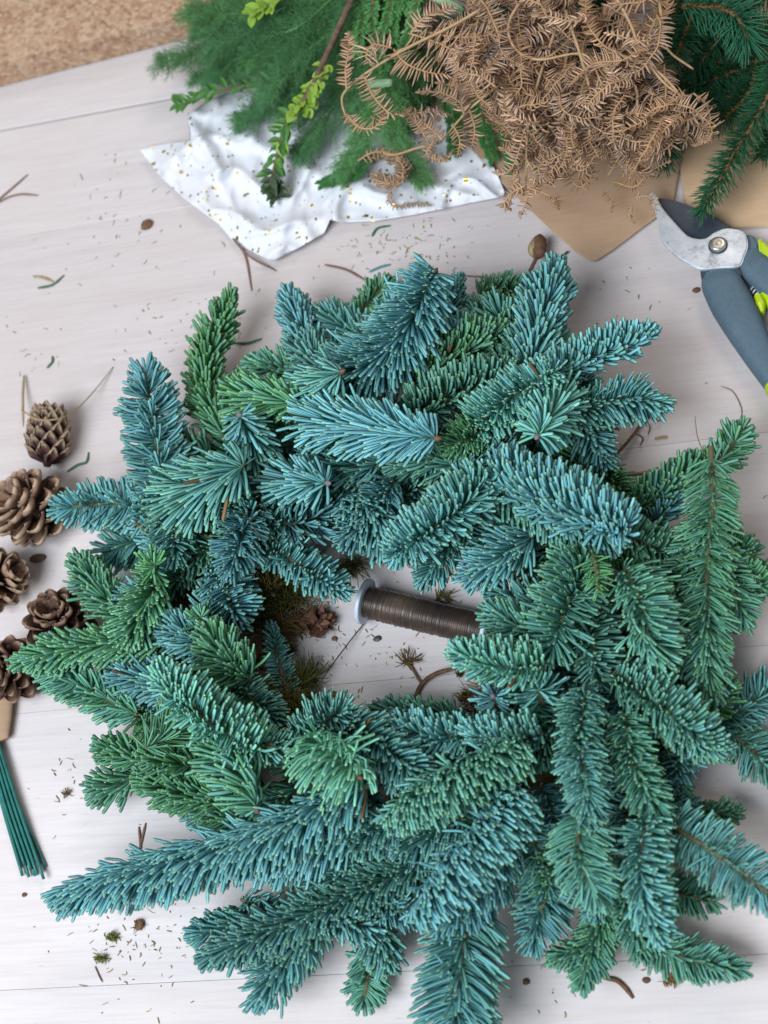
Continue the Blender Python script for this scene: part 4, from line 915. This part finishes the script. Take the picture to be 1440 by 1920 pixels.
# flat green cypress sprays
def cypress(label, pts, z, L=22, lum=1.0):
    root = plant('cypress_spray', label, 'cypress spray', 'cypress sprays under the bracken')
    zz = np.interp(np.linspace(0, 1, len(pts)), np.linspace(0, 1, len(z)), z)
    sp_ = catmull([P(a, b_, h*.01) for (a, b_), h in zip(pts, zz)], 24); sc_ = PX(*pts[-1], .02); T = norm(np.gradient(sp_, axis=0))
    tube('stem', sp_, np.linspace(.0011, .0006, 24), M['leaf'], root, 6)
    out = []
    for i in range(30):
        t = .1+.9*i/30; k_ = int(t*23); sd = norm(np.cross(T[k_], [0, 0, 1.0]))*(1 if i % 2 else -1)
        ln = 34*sc_*(1.1-.7*t); d_ = norm(sd*.7+T[k_]*.8+np.array([0, 0, rng.normal(0, .15)]))
        br = catmull([sp_[k_], sp_[k_]+d_*ln*.5, sp_[k_]+norm(d_+T[k_]*.4)*ln], 6)
        br[:, 2] = np.maximum(br[:, 2], .002)
        out.append(needles(br, 26, 8*sc_, 3.2*sc_, 2.2*sc_, 38, 20, 'pinnate', (0, 0, 1), .1, .1, lum, prof=LEAFLET, tipL=.9))
    V, Q, A = join_arrays(out)
    f_ = link('foliage', quads_mesh('foliage', V, Q, attr=A), M['cyp'], root); f_['kind'] = 'stuff'
M['cyp'] = needle_mat('cypress', (.055, .22, .05), (.035, .15, .04), (.05, .2, .07), (.04, .15, .06), (.09, .27, .07), (.05, .18, .05), rough=.5)
cypress('green cypress spray hanging over the tissue edge', [(900, 170), (905, 230), (925, 300)], [3, 2.2, 1.2])
cypress('green cypress spray hanging onto the kraft paper', [(930, 180), (950, 250), (960, 318)], [3, 2.4, 1.2])
cypress('green cypress spray under the bracken beside the kraft corner', [(960, 200), (995, 260), (1010, 310)], [3, 2.4, 1.3], lum=.8)
cypress('green cypress spray left of the curled frond on the tissue', [(700, 290), (660, 322), (600, 346)], [2.6, 1.8, 1.0], lum=.8)
cypress('green cypress spray at the shaded middle of the pile', [(830, 150), (850, 220), (850, 290)], [3, 2.4, 1.4], lum=.7)  # lum darkens the foliage colour as the pile's shade would
# pale cut stems and dark twigs
o = tube('cut_stem', catmull([P(690, 158, .072), P(715, 156, .072), P(736, 155, .072)], 10), [.002, .0027, .0028, .0028, .0028, .0028, .0028, .0028, .0027, .002], M['cutstem'], None, 10)
tag(o, 'short pale green cut stem beside the hanging brown frond', 'stem')
o = tube('cut_stem', catmull([P(800, -12, .085), P(835, 4, .083), P(868, 22, .081)], 10), [.002, .0028, .003, .003, .003, .003, .003, .003, .0028, .002], M['cutstem'], None, 10)
tag(o, 'thick pale green cut stem among the dark twigs at the top', 'stem')
for pts, z, lab in (([(840, -40), (790, 20), (740, 80)], [6, 5.5, 5], 'dark bare twig left of the bracken heap'), ([(850, -30), (815, 30), (800, 90)], [6, 5.6, 5], 'dark bare twig close to the bracken heap'), ([(820, -40), (770, 0), (700, 50)], [6.4, 6, 5], 'dark bare twig beneath the bushy green sprigs')):
    tag(tube('bare_twig', catmull([P(a, b_, h*.01) for (a, b_), h in zip(pts, z)], 16), np.linspace(.003, .0014, 16), M['bark'], None, 8), lab, 'twig', 'bare dark twigs')

# dried bracken
rb = np.random.default_rng(5); rbp = random.Random(5)
def pinna(parent, pts, z, L=18, lum=1.0, curl=0.6, taper=True, w_=4.9):
    zz = np.interp(np.linspace(0, 1, len(pts)), np.linspace(0, 1, len(z)), z)
    sp_ = catmull([P(a, b_, h*.01) for (a, b_), h in zip(pts, zz)], 22)
    sc_ = PX(*pts[0], .06); lpx = sum(math.dist(pts[i], pts[i+1]) for i in range(len(pts)-1))
    st = tube('pinna', sp_, np.linspace(.0007, .0004, 22), M['straw'], parent, 5)
    bend = norm(np.array([rb.normal(0, .6), rb.normal(0, .6), rb.choice([1, .5, -.6])]))
    n_ = int(lpx/2.9)
    V, Q, A = needles(sp_, n_, L*1.25*sc_, w_*1.0*sc_, 1.3*sc_, 76, 40, 'pinnate', tuple(bend), curl, float(rb.random()), lum, s0=.06, prof=LEAFLET, tipL=.35, baseL=.8, fwd=.35, jit=9, power=1.2, bn=.2)
    nd = link('leaflets', quads_mesh('leaflets', V, Q, attr=A), M['bracken'], st); nd['kind'] = 'stuff'
def arc(x, y, ang, ln, curv, curl2, n=9):
    pts = [(x, y)]; a = ang
    for i in range(n):
        t = i/n; a += curv/n+curl2*t**3+.35*math.sin(i*1.7+x); x += math.cos(a)*ln/n; y += math.sin(a)*ln/n; pts.append((x, y))
    return pts
def frond(label): return plant('bracken_frond', label, 'bracken', 'dried brown bracken fronds on the greenery pile')
def stem(root, pts, z, r0=.0011):
    zz = np.interp(np.linspace(0, 1, len(pts)), np.linspace(0, 1, len(z)), z)
    tube('stem', catmull([P(a, b_, h*.01) for (a, b_), h in zip(pts, zz)], 28), np.linspace(r0, r0*.6, 28), M['straw'], root, 7)
# frond reaching left, with landmarks
f1 = frond('bracken frond with a long straw stem reaching left over the fern plumes')
stem(f1, [(960, -20), (860, 42), (760, 92), (690, 135), (650, 168), (641, 190), (652, 222), (680, 240)], [11, 10.5, 10, 9.4, 8.8, 8.2, 7.6, 7.2])
for pts, L in (([(650, 170), (648, 130), (654, 95), (652, 62)], 14), ([(648, 212), (672, 238), (700, 240), (716, 222), (722, 205)], 15), ([(682, 140), (700, 180), (730, 212), (752, 214)], 18), ([(735, 90), (700, 84), (686, 105), (692, 118)], 26),
               ([(738, 92), (760, 118), (800, 135), (840, 140)], 26), ([(765, 62), (820, 80), (880, 110), (930, 126), (965, 112)], 30), ([(800, 60), (860, 70), (930, 62), (985, 30)], 26), ([(770, 62), (800, 30), (850, 14)], 22), ([(820, 85), (870, 120), (910, 150), (915, 175)], 22)):
    pinna(f1, pts, [9.6, 10, 10, 9.4], L, 1.02, .3)
f2 = frond('tightly curled bracken tip resting on the tissue paper')
stem(f2, [(820, 268), (780, 278), (740, 290), (705, 285)], [6, 5, 4, 3.4], .0011)
for k_, (cx, cy, r0) in enumerate([(718, 318, 52), (722, 322, 44), (728, 325, 34), (735, 335, 24)]):
    pts = [(cx+r0*math.cos(a)*(1-.06*i), cy+r0*.72*math.sin(a)*(1-.06*i)) for i, a in enumerate(np.linspace(3.6+k_*.5, 8.6+k_*.6, 9))]
    pinna(f2, pts, [3.2, 3.8, 2.6, 1.8], 16, .95, .7, w_=4.4)
pinna(f2, [(735, 350), (728, 372), (742, 388), (770, 382), (806, 384)], [2, 1.4, 1, .9], 9, .8, .6, w_=3)
f3 = frond('bracken frond with a straw stem slanting down to the tissue')
stem(f3, [(1010, 110), (950, 150), (880, 205), (825, 268)], [9.4, 8.6, 7.4, 5.4])
for pts, L in (([(830, 262), (800, 235), (770, 215), (760, 205)], 15), ([(765, 215), (800, 210), (840, 212)], 15), ([(870, 214), (860, 190), (820, 172), (785, 172)], 17), ([(905, 190), (880, 160), (850, 160), (820, 155)], 17), ([(880, 205), (890, 240), (885, 275)], 16), ([(850, 235), (862, 262), (858, 292)], 14), ([(930, 165), (960, 190), (950, 215)], 17), ([(940, 158), (915, 140), (870, 150)], 18), ([(760, 205), (790, 245), (818, 296)], 12), ([(815, 262), (800, 290), (830, 300), (848, 285)], 9)):
    pinna(f3, pts, [7.6, 7.4, 6.6], L, .92, .4)
f4 = frond('bracken frond hanging straight down in front of the kraft paper')
stem(f4, [(1040, 60), (1010, 150), (990, 240), (986, 350)], [10, 9.4, 8, 4.6])
for pts, L in (([(985, 348), (960, 362), (945, 382), (955, 392)], 15), ([(988, 350), (1020, 345), (1050, 325), (1060, 300)], 18), ([(986, 250), (960, 230), (955, 215)], 20), ([(986, 240), (1010, 270), (1040, 300), (1052, 312)], 17), ([(1000, 190), (975, 215), (965, 250)], 20), ([(1000, 150), (1030, 190), (1050, 230)], 20), ([(988, 300), (1000, 330), (980, 395), (975, 402)], 12), ([(990, 352), (1040, 372), (1046, 392)], 12)):
    pinna(f4, pts, [8, 7.4, 6.0], L, 1.0, .45)
labels = ['bracken frond arching across the top of the heap', 'bracken frond spreading right towards the spruce', 'bracken frond with a bare stem at the right end of the heap', 'bracken frond drooping towards the pruner tip', 'bracken frond covering the middle of the heap', 'bracken frond at the back right of the heap', 'bracken frond packed low in the heap']
spec = [([(1000, -30), (955, 40), (965, 90), (1010, 112), (1095, 102), (1130, 160)], [10.5, 10.8, 10.6, 10.6, 10.6, 10], [(930, 990, 0, 120)]),
        ([(1140, -30), (1180, 40), (1200, 90), (1240, 150), (1290, 190)], [11, 11, 11, 10.4, 9.4], None),
        ([(1190, 110), (1240, 140), (1285, 190), (1320, 230)], [10.6, 10.4, 9.4, 8], None),
        ([(1130, 130), (1190, 160), (1190, 230), (1175, 270), (1140, 330)], [10, 9.6, 8.4, 7.4, 5.4], None),
        ([(1060, 20), (1090, 110), (1110, 200), (1090, 280)], [10.6, 10.6, 9.4, 7.4], None),
        ([(1230, -40), (1240, 30), (1250, 90), (1300, 130)], [10.4, 10.6, 10, 8.6], None),
        ([(1080, -20), (1060, 120), (1040, 210), (1010, 290)], [8.6, 8.2, 7, 5.4], None)]
def inpoly(x, y, poly):
    c = False; j = len(poly)-1
    for i in range(len(poly)):
        xi, yi = poly[i]; xj, yj = poly[j]
        if (yi > y) != (yj > y) and x < (xj-xi)*(y-yi)/(yj-yi)+xi: c = not c
        j = i
    return c
heap = [(850, -70), (1255, -70), (1258, 85), (1300, 140), (1335, 180), (1335, 260), (1290, 275), (1245, 290), (1225, 335), (1180, 350), (1100, 345), (1040, 365), (955, 375), (935, 330), (935, 250), (880, 200), (820, 120), (860, 60)]
roots = []
for (pts, z, _), lab in zip(spec, labels):
    f_ = frond(lab); stem(f_, pts, z); roots.append((f_, pts))
cnt = 0; tries = 0
while cnt < 128 and tries < 5000:
    tries += 1
    x, y = rbp.uniform(830, 1335), rbp.uniform(-70, 372)
    if not inpoly(x, y, heap): continue
    ang = rbp.choice((rbp.uniform(-.6, 1.6), rbp.uniform(1.6, 3.6))); ln = rbp.uniform(95, 185)
    pts = arc(x, y, ang, ln, rbp.uniform(-1.6, 1.6), rbp.choice((-1, 1))*rbp.uniform(0, 1.5))
    if not inpoly(*pts[5], heap) or not inpoly(*pts[-2], heap): continue
    f_ = min(roots, key=lambda q_: min(math.hypot(x-a, y-b_) for a, b_ in q_[1]))[0]
    edge = max(0, min(1, (372-y)/200)); lay = cnt/128
    zc = (3.2+3.4*edge)+lay*(1.2+3.2*edge)
    dz = rbp.uniform(-1.8, 1.2)
    pinna(f_, pts, [zc, zc+.8, zc+.4, max(1.2, zc+dz)], rbp.uniform(16, 23), rbp.uniform(.6, 1.2), rbp.uniform(.45, .95))
    cnt += 1
for pts, L, zz in (([(1300, 175), (1322, 195), (1332, 225), (1322, 262), (1300, 270)], 16, [9, 8, 6]), ([(1235, 215), (1270, 222), (1310, 238), (1325, 262)], 18, [9, 8.4, 7]), ([(1205, 330), (1225, 318), (1255, 302)], 15, [5, 5, 5.4]), ([(1190, 370), (1215, 368), (1228, 385), (1220, 405)], 11, [3, 3.4, 2.8]), ([(1150, 340), (1190, 350), (1215, 322)], 13, [4.4, 4.6, 5]),
                  ([(1130, 360), (1150, 385), (1146, 398)], 9, [3, 2.2, 1.6]), ([(1185, 385), (1180, 405), (1190, 418)], 8, [2.2, 1.8, 1.4]), ([(1060, 320), (1085, 350), (1110, 330), (1100, 305)], 15, [6, 5.6, 5.4])):
    pinna(roots[3][0] if pts[0][0] < 1230 else roots[2][0], pts, zz, L, 1.0, .5, w_=4.2)

# ------------------------------------------------------------------ debris on the table
def strand(name, label, cat, pts, mt, r0=.0007, z=.0008, group=None, flat=.6, tip=.5, n=14):
    zs = z if isinstance(z, (list, tuple)) else [z]*len(pts)
    o = tube(name, catmull([P(a, b_, h) for (a, b_), h in zip(pts, zs)], n), [r0*(.6+.4*min(1, i/2))*(1 if i < n-3 else 1-(1-tip)*(i-n+4)/3) for i in range(n)], M[mt], None, 6, flat)
    return tag(o, label, cat, group)
g = 'brown pine needles dropped on the table'
strand('pine_needle', 'straight brown pine needle left of the tissue, upper of a touching pair', 'pine needle', [(-12, 382), (20, 355), (52, 327)], 'brownneedle', .0009, group=g)
strand('pine_needle', 'curved brown pine needle left of the tissue, lower of a touching pair', 'pine needle', [(-12, 384), (15, 370), (40, 364), (71, 366)], 'brownneedle', .0009, group=g)
strand('pine_needle', 'brown pine needle pointing down from the tissue corner', 'pine needle', [(436, 447), (460, 480), (472, 545)], 'brownneedle', .0008, z=[.0045, .0012, .0008], group=g)
strand('pine_needle', 'brown pine needle along the lower tissue corner', 'pine needle', [(437, 448), (470, 482), (518, 508)], 'brownneedle', .0008, z=[.0045, .005, .0008], group=g)
strand('pine_needle', 'dark brown curved pine needle above the fir wreath', 'pine needle', [(609, 496), (650, 506), (686, 526)], 'brownneedle', .0009, group=g)
strand('pine_needle', 'rusty pine needle standing up behind the long fir sprig, longer of two', 'pine needle', [(262, 1590), (268, 1565), (273, 1543)], 'brownneedle', .0008, group=g)
strand('pine_needle', 'rusty pine needle behind the long fir sprig, shorter of two', 'pine needle', [(264, 1592), (262, 1570), (260, 1550)], 'brownneedle', .0008, group=g)
g = 'loose fir needles on the table'
for pts, mt, lab in (([(71, 540), (98, 534), (120, 516)], 'greenneedle', 'curved loose green fir needle on the bare planks above the closed cone'), ([(697, 443), (708, 428), (732, 423)], 'greenneedle', 'loose green fir needle just below the tissue paper'),
        ([(692, 510), (712, 501), (732, 496)], 'blueneedle', 'loose bluish fir needle above the wreath'), ([(440, 643), (465, 643), (491, 635)], 'greenneedle', 'loose green fir needle beside the dark green top sprig'), ([(448, 691), (465, 690), (482, 678)], 'greenneedle', 'loose green fir needle tucked by the wreath top'),
        ([(126, 884), (145, 872), (162, 866), (166, 848)], 'greenneedle', 'forked loose green fir needle beside the closed pine cone'), ([(888, 548), (883, 570), (889, 596)], 'greenneedle', 'loose dark fir needle between two top sprigs'), ([(1228, 822), (1245, 819), (1252, 820)], 'paledry', 'yellowish loose needle by the plank joint'),
        ([(88, 690), (98, 678), (98, 668)], 'greenneedle', 'tiny loose needle above the closed cone'), ([(1440, 1408), (1432, 1404), (1425, 1398)], 'greenneedle', 'tiny green needle at the far right fir tips'), ([(62, 518), (80, 520), (100, 528)], 'paledry', 'pale loose needle on the bare planks')):
    strand('fir_needle', lab, 'needle', pts, mt, .0010, group=g)
strand('grass_strand', 'dry grass strand lying across the closed pine cone', 'grass', [(40, 768), (70, 786), (110, 785), (140, 770), (175, 735), (212, 688)], 'paledry', .0006, z=[.028, .034, .033, .022, .008, .0008], n=24)
strand('grass_strand', 'short dry grass stalk behind the closed pine cone', 'grass', [(45, 704), (43, 745), (44, 800)], 'paledry', .0010, z=[.002, .006, .012])
strand('hair_strand', 'thin curved dark hair lying on the right planks', 'hair', [(1352, 724), (1375, 735), (1391, 770), (1382, 800)], 'brownneedle', .0003)
strand('hair_strand', 'thin pale hair rising from the cut fir stem', 'hair', [(1322, 852), (1308, 820), (1303, 780)], 'paledry', .0003, z=[.060, .03, .0008])
def clump(name, label, px, py, rad, cnt, mt_blue, lum, L=9, squash=.5, core=None, group=None):
    root = empty(name); tag(root, label, 'moss' if 'moss' in name else 'clump', group)
    q = P(px, py, 0); sc_ = PX(px, py, 0); r_ = rad*sc_; out = []
    sp_ = catmull([(q.x-r_*.6, q.y-r_*.2, r_*squash*.35+.0006), (q.x, q.y+r_*.25, r_*squash*.7+.0006), (q.x+r_*.6, q.y-r_*.1, r_*squash*.3+.0006)], 8)
    V, Q, A = needles(sp_, cnt, L*sc_*1.0, 1.8*sc_, 1.2*sc_, 75, 60, 'full', tuple(rng.normal(0, 1, 3)), .5, mt_blue, lum, prof=SPIKE, jit=30, tipL=1, baseL=1, s0=0)
    V[:, 2] = np.maximum(V[:, 2], .0004)
    f_ = link('fibre', quads_mesh('fibre', V, Q, attr=A), M['moss'], root); f_['kind'] = 'stuff'
    if core:
        bm = bmesh.new(); bmesh.ops.create_icosphere(bm, subdivisions=3, radius=r_*.8)
        for v in bm.verts:
            nz_ = mnoise.noise(v.co*260+Vector((px, py, 0)))
            v.co *= 1+.5*nz_; v.co.z *= squash
            v.co += Vector((q.x, q.y, 0))
        zm = min(v.co.z for v in bm.verts)
        for v in bm.verts: v.co.z += .0002-zm
        link('body', bm_mesh('body', bm, False), M[core], root)
    return root
dc = clump('dried_clump', 'reddish brown dried leaf clump on the table inside the wreath', 595, 1168, 30, 60, .9, 1.3, 30, .5, 'drybrown')
dq = P(595, 1168, .006); dsc = PX(595, 1168)
M['dryleaf'] = needle_mat('dry_leaf', (.15, .065, .045), (.10, .045, .03), (.22, .115, .08), (.13, .06, .04), (.24, .13, .08), (.06, .025, .02), rough=.6)
for kk_ in range(3):
    V, Q, A = needles(catmull([(dq.x-.005+.004*kk_, dq.y-.004, .004), (dq.x, dq.y, .010), (dq.x+.005, dq.y+.004-.003*kk_, .004)], 8), 16, 27*dsc, 15*dsc, 2*dsc, 78, 60, 'full', (0, 0, 1), .4, .5, 1.0, prof=LEAFLET, jit=28, tipL=1, baseL=1, s0=0)
    V[:, 2] = np.maximum(V[:, 2], .0006)
    link('dry_leaves', quads_mesh('dry_leaves', V, Q, smooth=False, attr=A), M['dryleaf'], dc)['kind'] = 'stuff'
clump('moss_tuft', 'brown moss tuft at the inner top edge of the wreath', 648, 1072, 22, 120, .8, 1.2, 22)
clump('moss_tuft', 'small star shaped moss tuft right of the spool wire', 768, 1240, 18, 40, .75, 1.3, 26, .4)
clump('moss_tuft', 'branching moss tuft behind the wire spool', 830, 1122, 22, 36, .5, 1.3, 26, .4)
clump('moss_tuft', 'yellow green moss tuft under the long fir sprig', 210, 1758, 15, 70, .0, 1.7, 12)
clump('moss_tuft', 'pale green moss tuft below the yellow one', 192, 1798, 13, 60, .05, 1.9, 12)
clump('moss_tuft', 'brown moss scrap touching the long fir sprig', 264, 1735, 12, 40, .9, 1.6, 12, .5, 'drybrown')
clump('moss_tuft', 'brown and tan moss scrap under the lower right fir tips', 1255, 1838, 20, 60, .95, 1.7, 16, .5)
clump('moss_tuft', 'dark green moss crumb in the wreath opening', 862, 1266, 9, 40, .1, .7, 9)
clump('moss_tuft', 'green moss tuft at the inner left of the wreath', 542, 1222, 14, 60, .15, .9, 14)
clump('moss_tuft', 'dark moss tuft at the inner lower right of the wreath', 875, 1312, 20, 80, .35, .9, 16)
clump('moss_tuft', 'small brown moss scrap between wires and fir tip', 126, 1490, 9, 26, .6, 1.4, 12)
ms = strand('moss_strand', 'wiry brown moss stem hanging out at the right of the wreath', 'moss', [(1150, 858), (1180, 825), (1205, 790), (1222, 760), (1228, 742)], 'drybrown', .0011, z=[.012, .008, .004, .005, .003], n=20)
for pts in (([(1222, 762), (1235, 768), (1240, 785), (1228, 792)]), ([(1205, 792), (1218, 800), (1215, 815)]), ([(1190, 812), (1205, 822), (1200, 836)]), ([(1200, 796), (1190, 790), (1185, 800)]), ([(1225, 755), (1238, 752), (1245, 770)])):
    so = strand('side_strand', None, None, pts, 'drybrown', .0005, z=.004); so.parent = ms
strand('moss_strand', 'yellow moss strand beside the right of the wreath', 'moss', [(1150, 887), (1180, 889), (1210, 885), (1235, 876)], 'paledry', .0010)
strand('twig', 'bent brown twig in the wreath opening beside the fir sprigs', 'twig', [(855, 1253), (820, 1262), (795, 1278), (782, 1300), (776, 1335)], 'drybrown', .0015, z=[.012, .006, .003, .002, .002])
strand('twig', 'thin forked twig joining the bent brown twig', 'twig', [(790, 1282), (778, 1262), (768, 1245)], 'drybrown', .0008, z=.002)
strand('stick', 'dark curved bark stick under the lower fir tips', 'stick', [(1132, 1834), (1155, 1838), (1172, 1852), (1187, 1872)], 'drybrown', .0013, z=.0012)
strand('moss_strand', 'thin moss thread below the pale green moss', 'moss', [(178, 1812), (186, 1830), (192, 1842)], 'drybrown', .0004)
# dry rosehip-like bud on a twig
bt_ = empty('dried_bud'); tag(bt_, 'brown dried bud on a twig behind the top right fir sprig', 'bud')
tube('twig', catmull([P(985, 528, .02), P(998, 500, .016), P(1008, 480, .012)], 10), .0014, M['bark'], bt_, 7)
tube('bud', catmull([P(1005, 486, .012), P(1010, 462, .012), P(1013, 440, .011)], 10), [.001, .0035, .005, .0056, .0052, .0055, .0046, .0048, .003, .001], M['drybrown'], bt_, 9)
tube('bract', catmull([P(1000, 482, .013), P(998, 462, .016), P(1002, 446, .015)], 8), [.001, .0025, .003, .003, .0026, .002, .0014, .0005], M['paledry'], bt_, 6, .5)
tube('tendril', catmull([P(1018, 480, .010), P(1045, 484, .004), P(1064, 472, .002)], 12), .0008, M['greenneedle'], bt_, 6)
strand('fir_twig', 'thin bare fir twig with few needles behind the top right sprig', 'twig', [(866, 517), (910, 520), (940, 530)], 'brownneedle', .0006, z=[.004, .01, .018])
# flakes
def flake(label, px, py, r_, mt, name='cone_scale', cat='scale', el=1.3):
    bm = bmesh.new(); bmesh.ops.create_icosphere(bm, subdivisions=2, radius=1); q = P(px, py, 0); s_ = r_*PX(px, py)
    for v in bm.verts:
        v.co *= 1+.35*mnoise.noise(v.co*1.3+Vector((px, py, 1))); v.co = Vector((v.co.x*el*s_+q.x, v.co.y*s_+q.y, v.co.z*s_*.35))
    zm = min(v.co.z for v in bm.verts)
    for v in bm.verts: v.co.z += .0001-zm
    return tag(link(name, bm_mesh(name, bm, True), M[mt]), label, cat, 'brown scales scattered on the table')
flake('reddish brown cone scale on the planks left of the tissue', 276, 423, 10, 'drybrown')
flake('small rust coloured scale beside the pruner handle', 1306, 545, 6, 'drybrown')
flake('tiny brown seed at the plank edge left of the fir tip', 46, 1678, 4, 'drybrown')
flake('dark round seed below the lower fir tips', 987, 1841, 6, 'drybrown')
flake('brown seed right of the dark bark stick', 1212, 1838, 6, 'drybrown')
flake('dark seed inside the wreath near the lower sprigs', 627, 1302, 6, 'drybrown')
flake('dark seed inside the wreath beside the dried clump', 628, 1198, 5, 'drybrown')
flake('oval black seed below the middle of the wire spool', 708, 1198, 6, 'darkleaf')
flake('grey brown cone scrap below the large open cone', 72, 1048, 9, 'bark', el=1.9)
# crumbs
rc = np.random.default_rng(12)
spots = []
for cx, cy, sx, sy, cnt in ((740, 460, 90, 28, 130), (210, 400, 60, 50, 40), (330, 600, 90, 60, 40), (700, 1200, 110, 75, 110), (1180, 560, 60, 60, 24), (280, 1780, 70, 50, 60), (125, 1470, 30, 50, 20), (1060, 1800, 60, 40, 24), (1390, 1480, 30, 60, 10), (60, 620, 40, 40, 14), (700, 1200, 400, 420, 40), (760, 950, 420, 500, 30), (430, 640, 60, 50, 40), (560, 1210, 50, 70, 80), (240, 1760, 60, 40, 50)):
    for i in range(cnt): spots.append((rc.normal(cx, sx), rc.normal(cy, sy)))
out = []
for px, py in spots:
    if inpoly(px, py, [(262, 280), (345, 372), (440, 456), (511, 490), (610, 437), (780, 402), (945, 368), (900, 100), (350, 150)]) or py < 220: continue
    if px > 1000 and py < 500: continue
    q = P(px, py, 0); a = rc.uniform(0, 6.28); ln = rc.gamma(2.0, 2.9)*PX(px, py)+.0006; b2 = a+rc.normal(0, .5)
    p0 = np.array([q.x, q.y, .0006]); p1 = p0+ln*.5*np.array([math.cos(a), math.sin(a), .0]); p2 = p1+ln*.5*np.array([math.cos(b2), math.sin(b2), .0])
    r_ = rc.uniform(.00012, .00036)
    V, Q = tube_arrays(catmull([p0, p1, p2], 4), [r_*.6, r_, r_, r_*.4], 4, .6)
    bl = rc.choice([.0, .1, .5, .9]); col_ = np.tile([rc.uniform(1.4, 3.4), .5, bl, .3], (len(V), 1))
    out.append((V, Q, col_))
V, Q, A = join_arrays(out)
tag(link('moss_crumbs', quads_mesh('moss_crumbs', V, Q, attr=A), M['moss']), 'scattered crumbs of moss and bark on the pale table', 'crumbs', kind='stuff')
print('TRIS', sum(len(o.data.polygons)*2 for o in bpy.data.objects if o.type == 'MESH'))
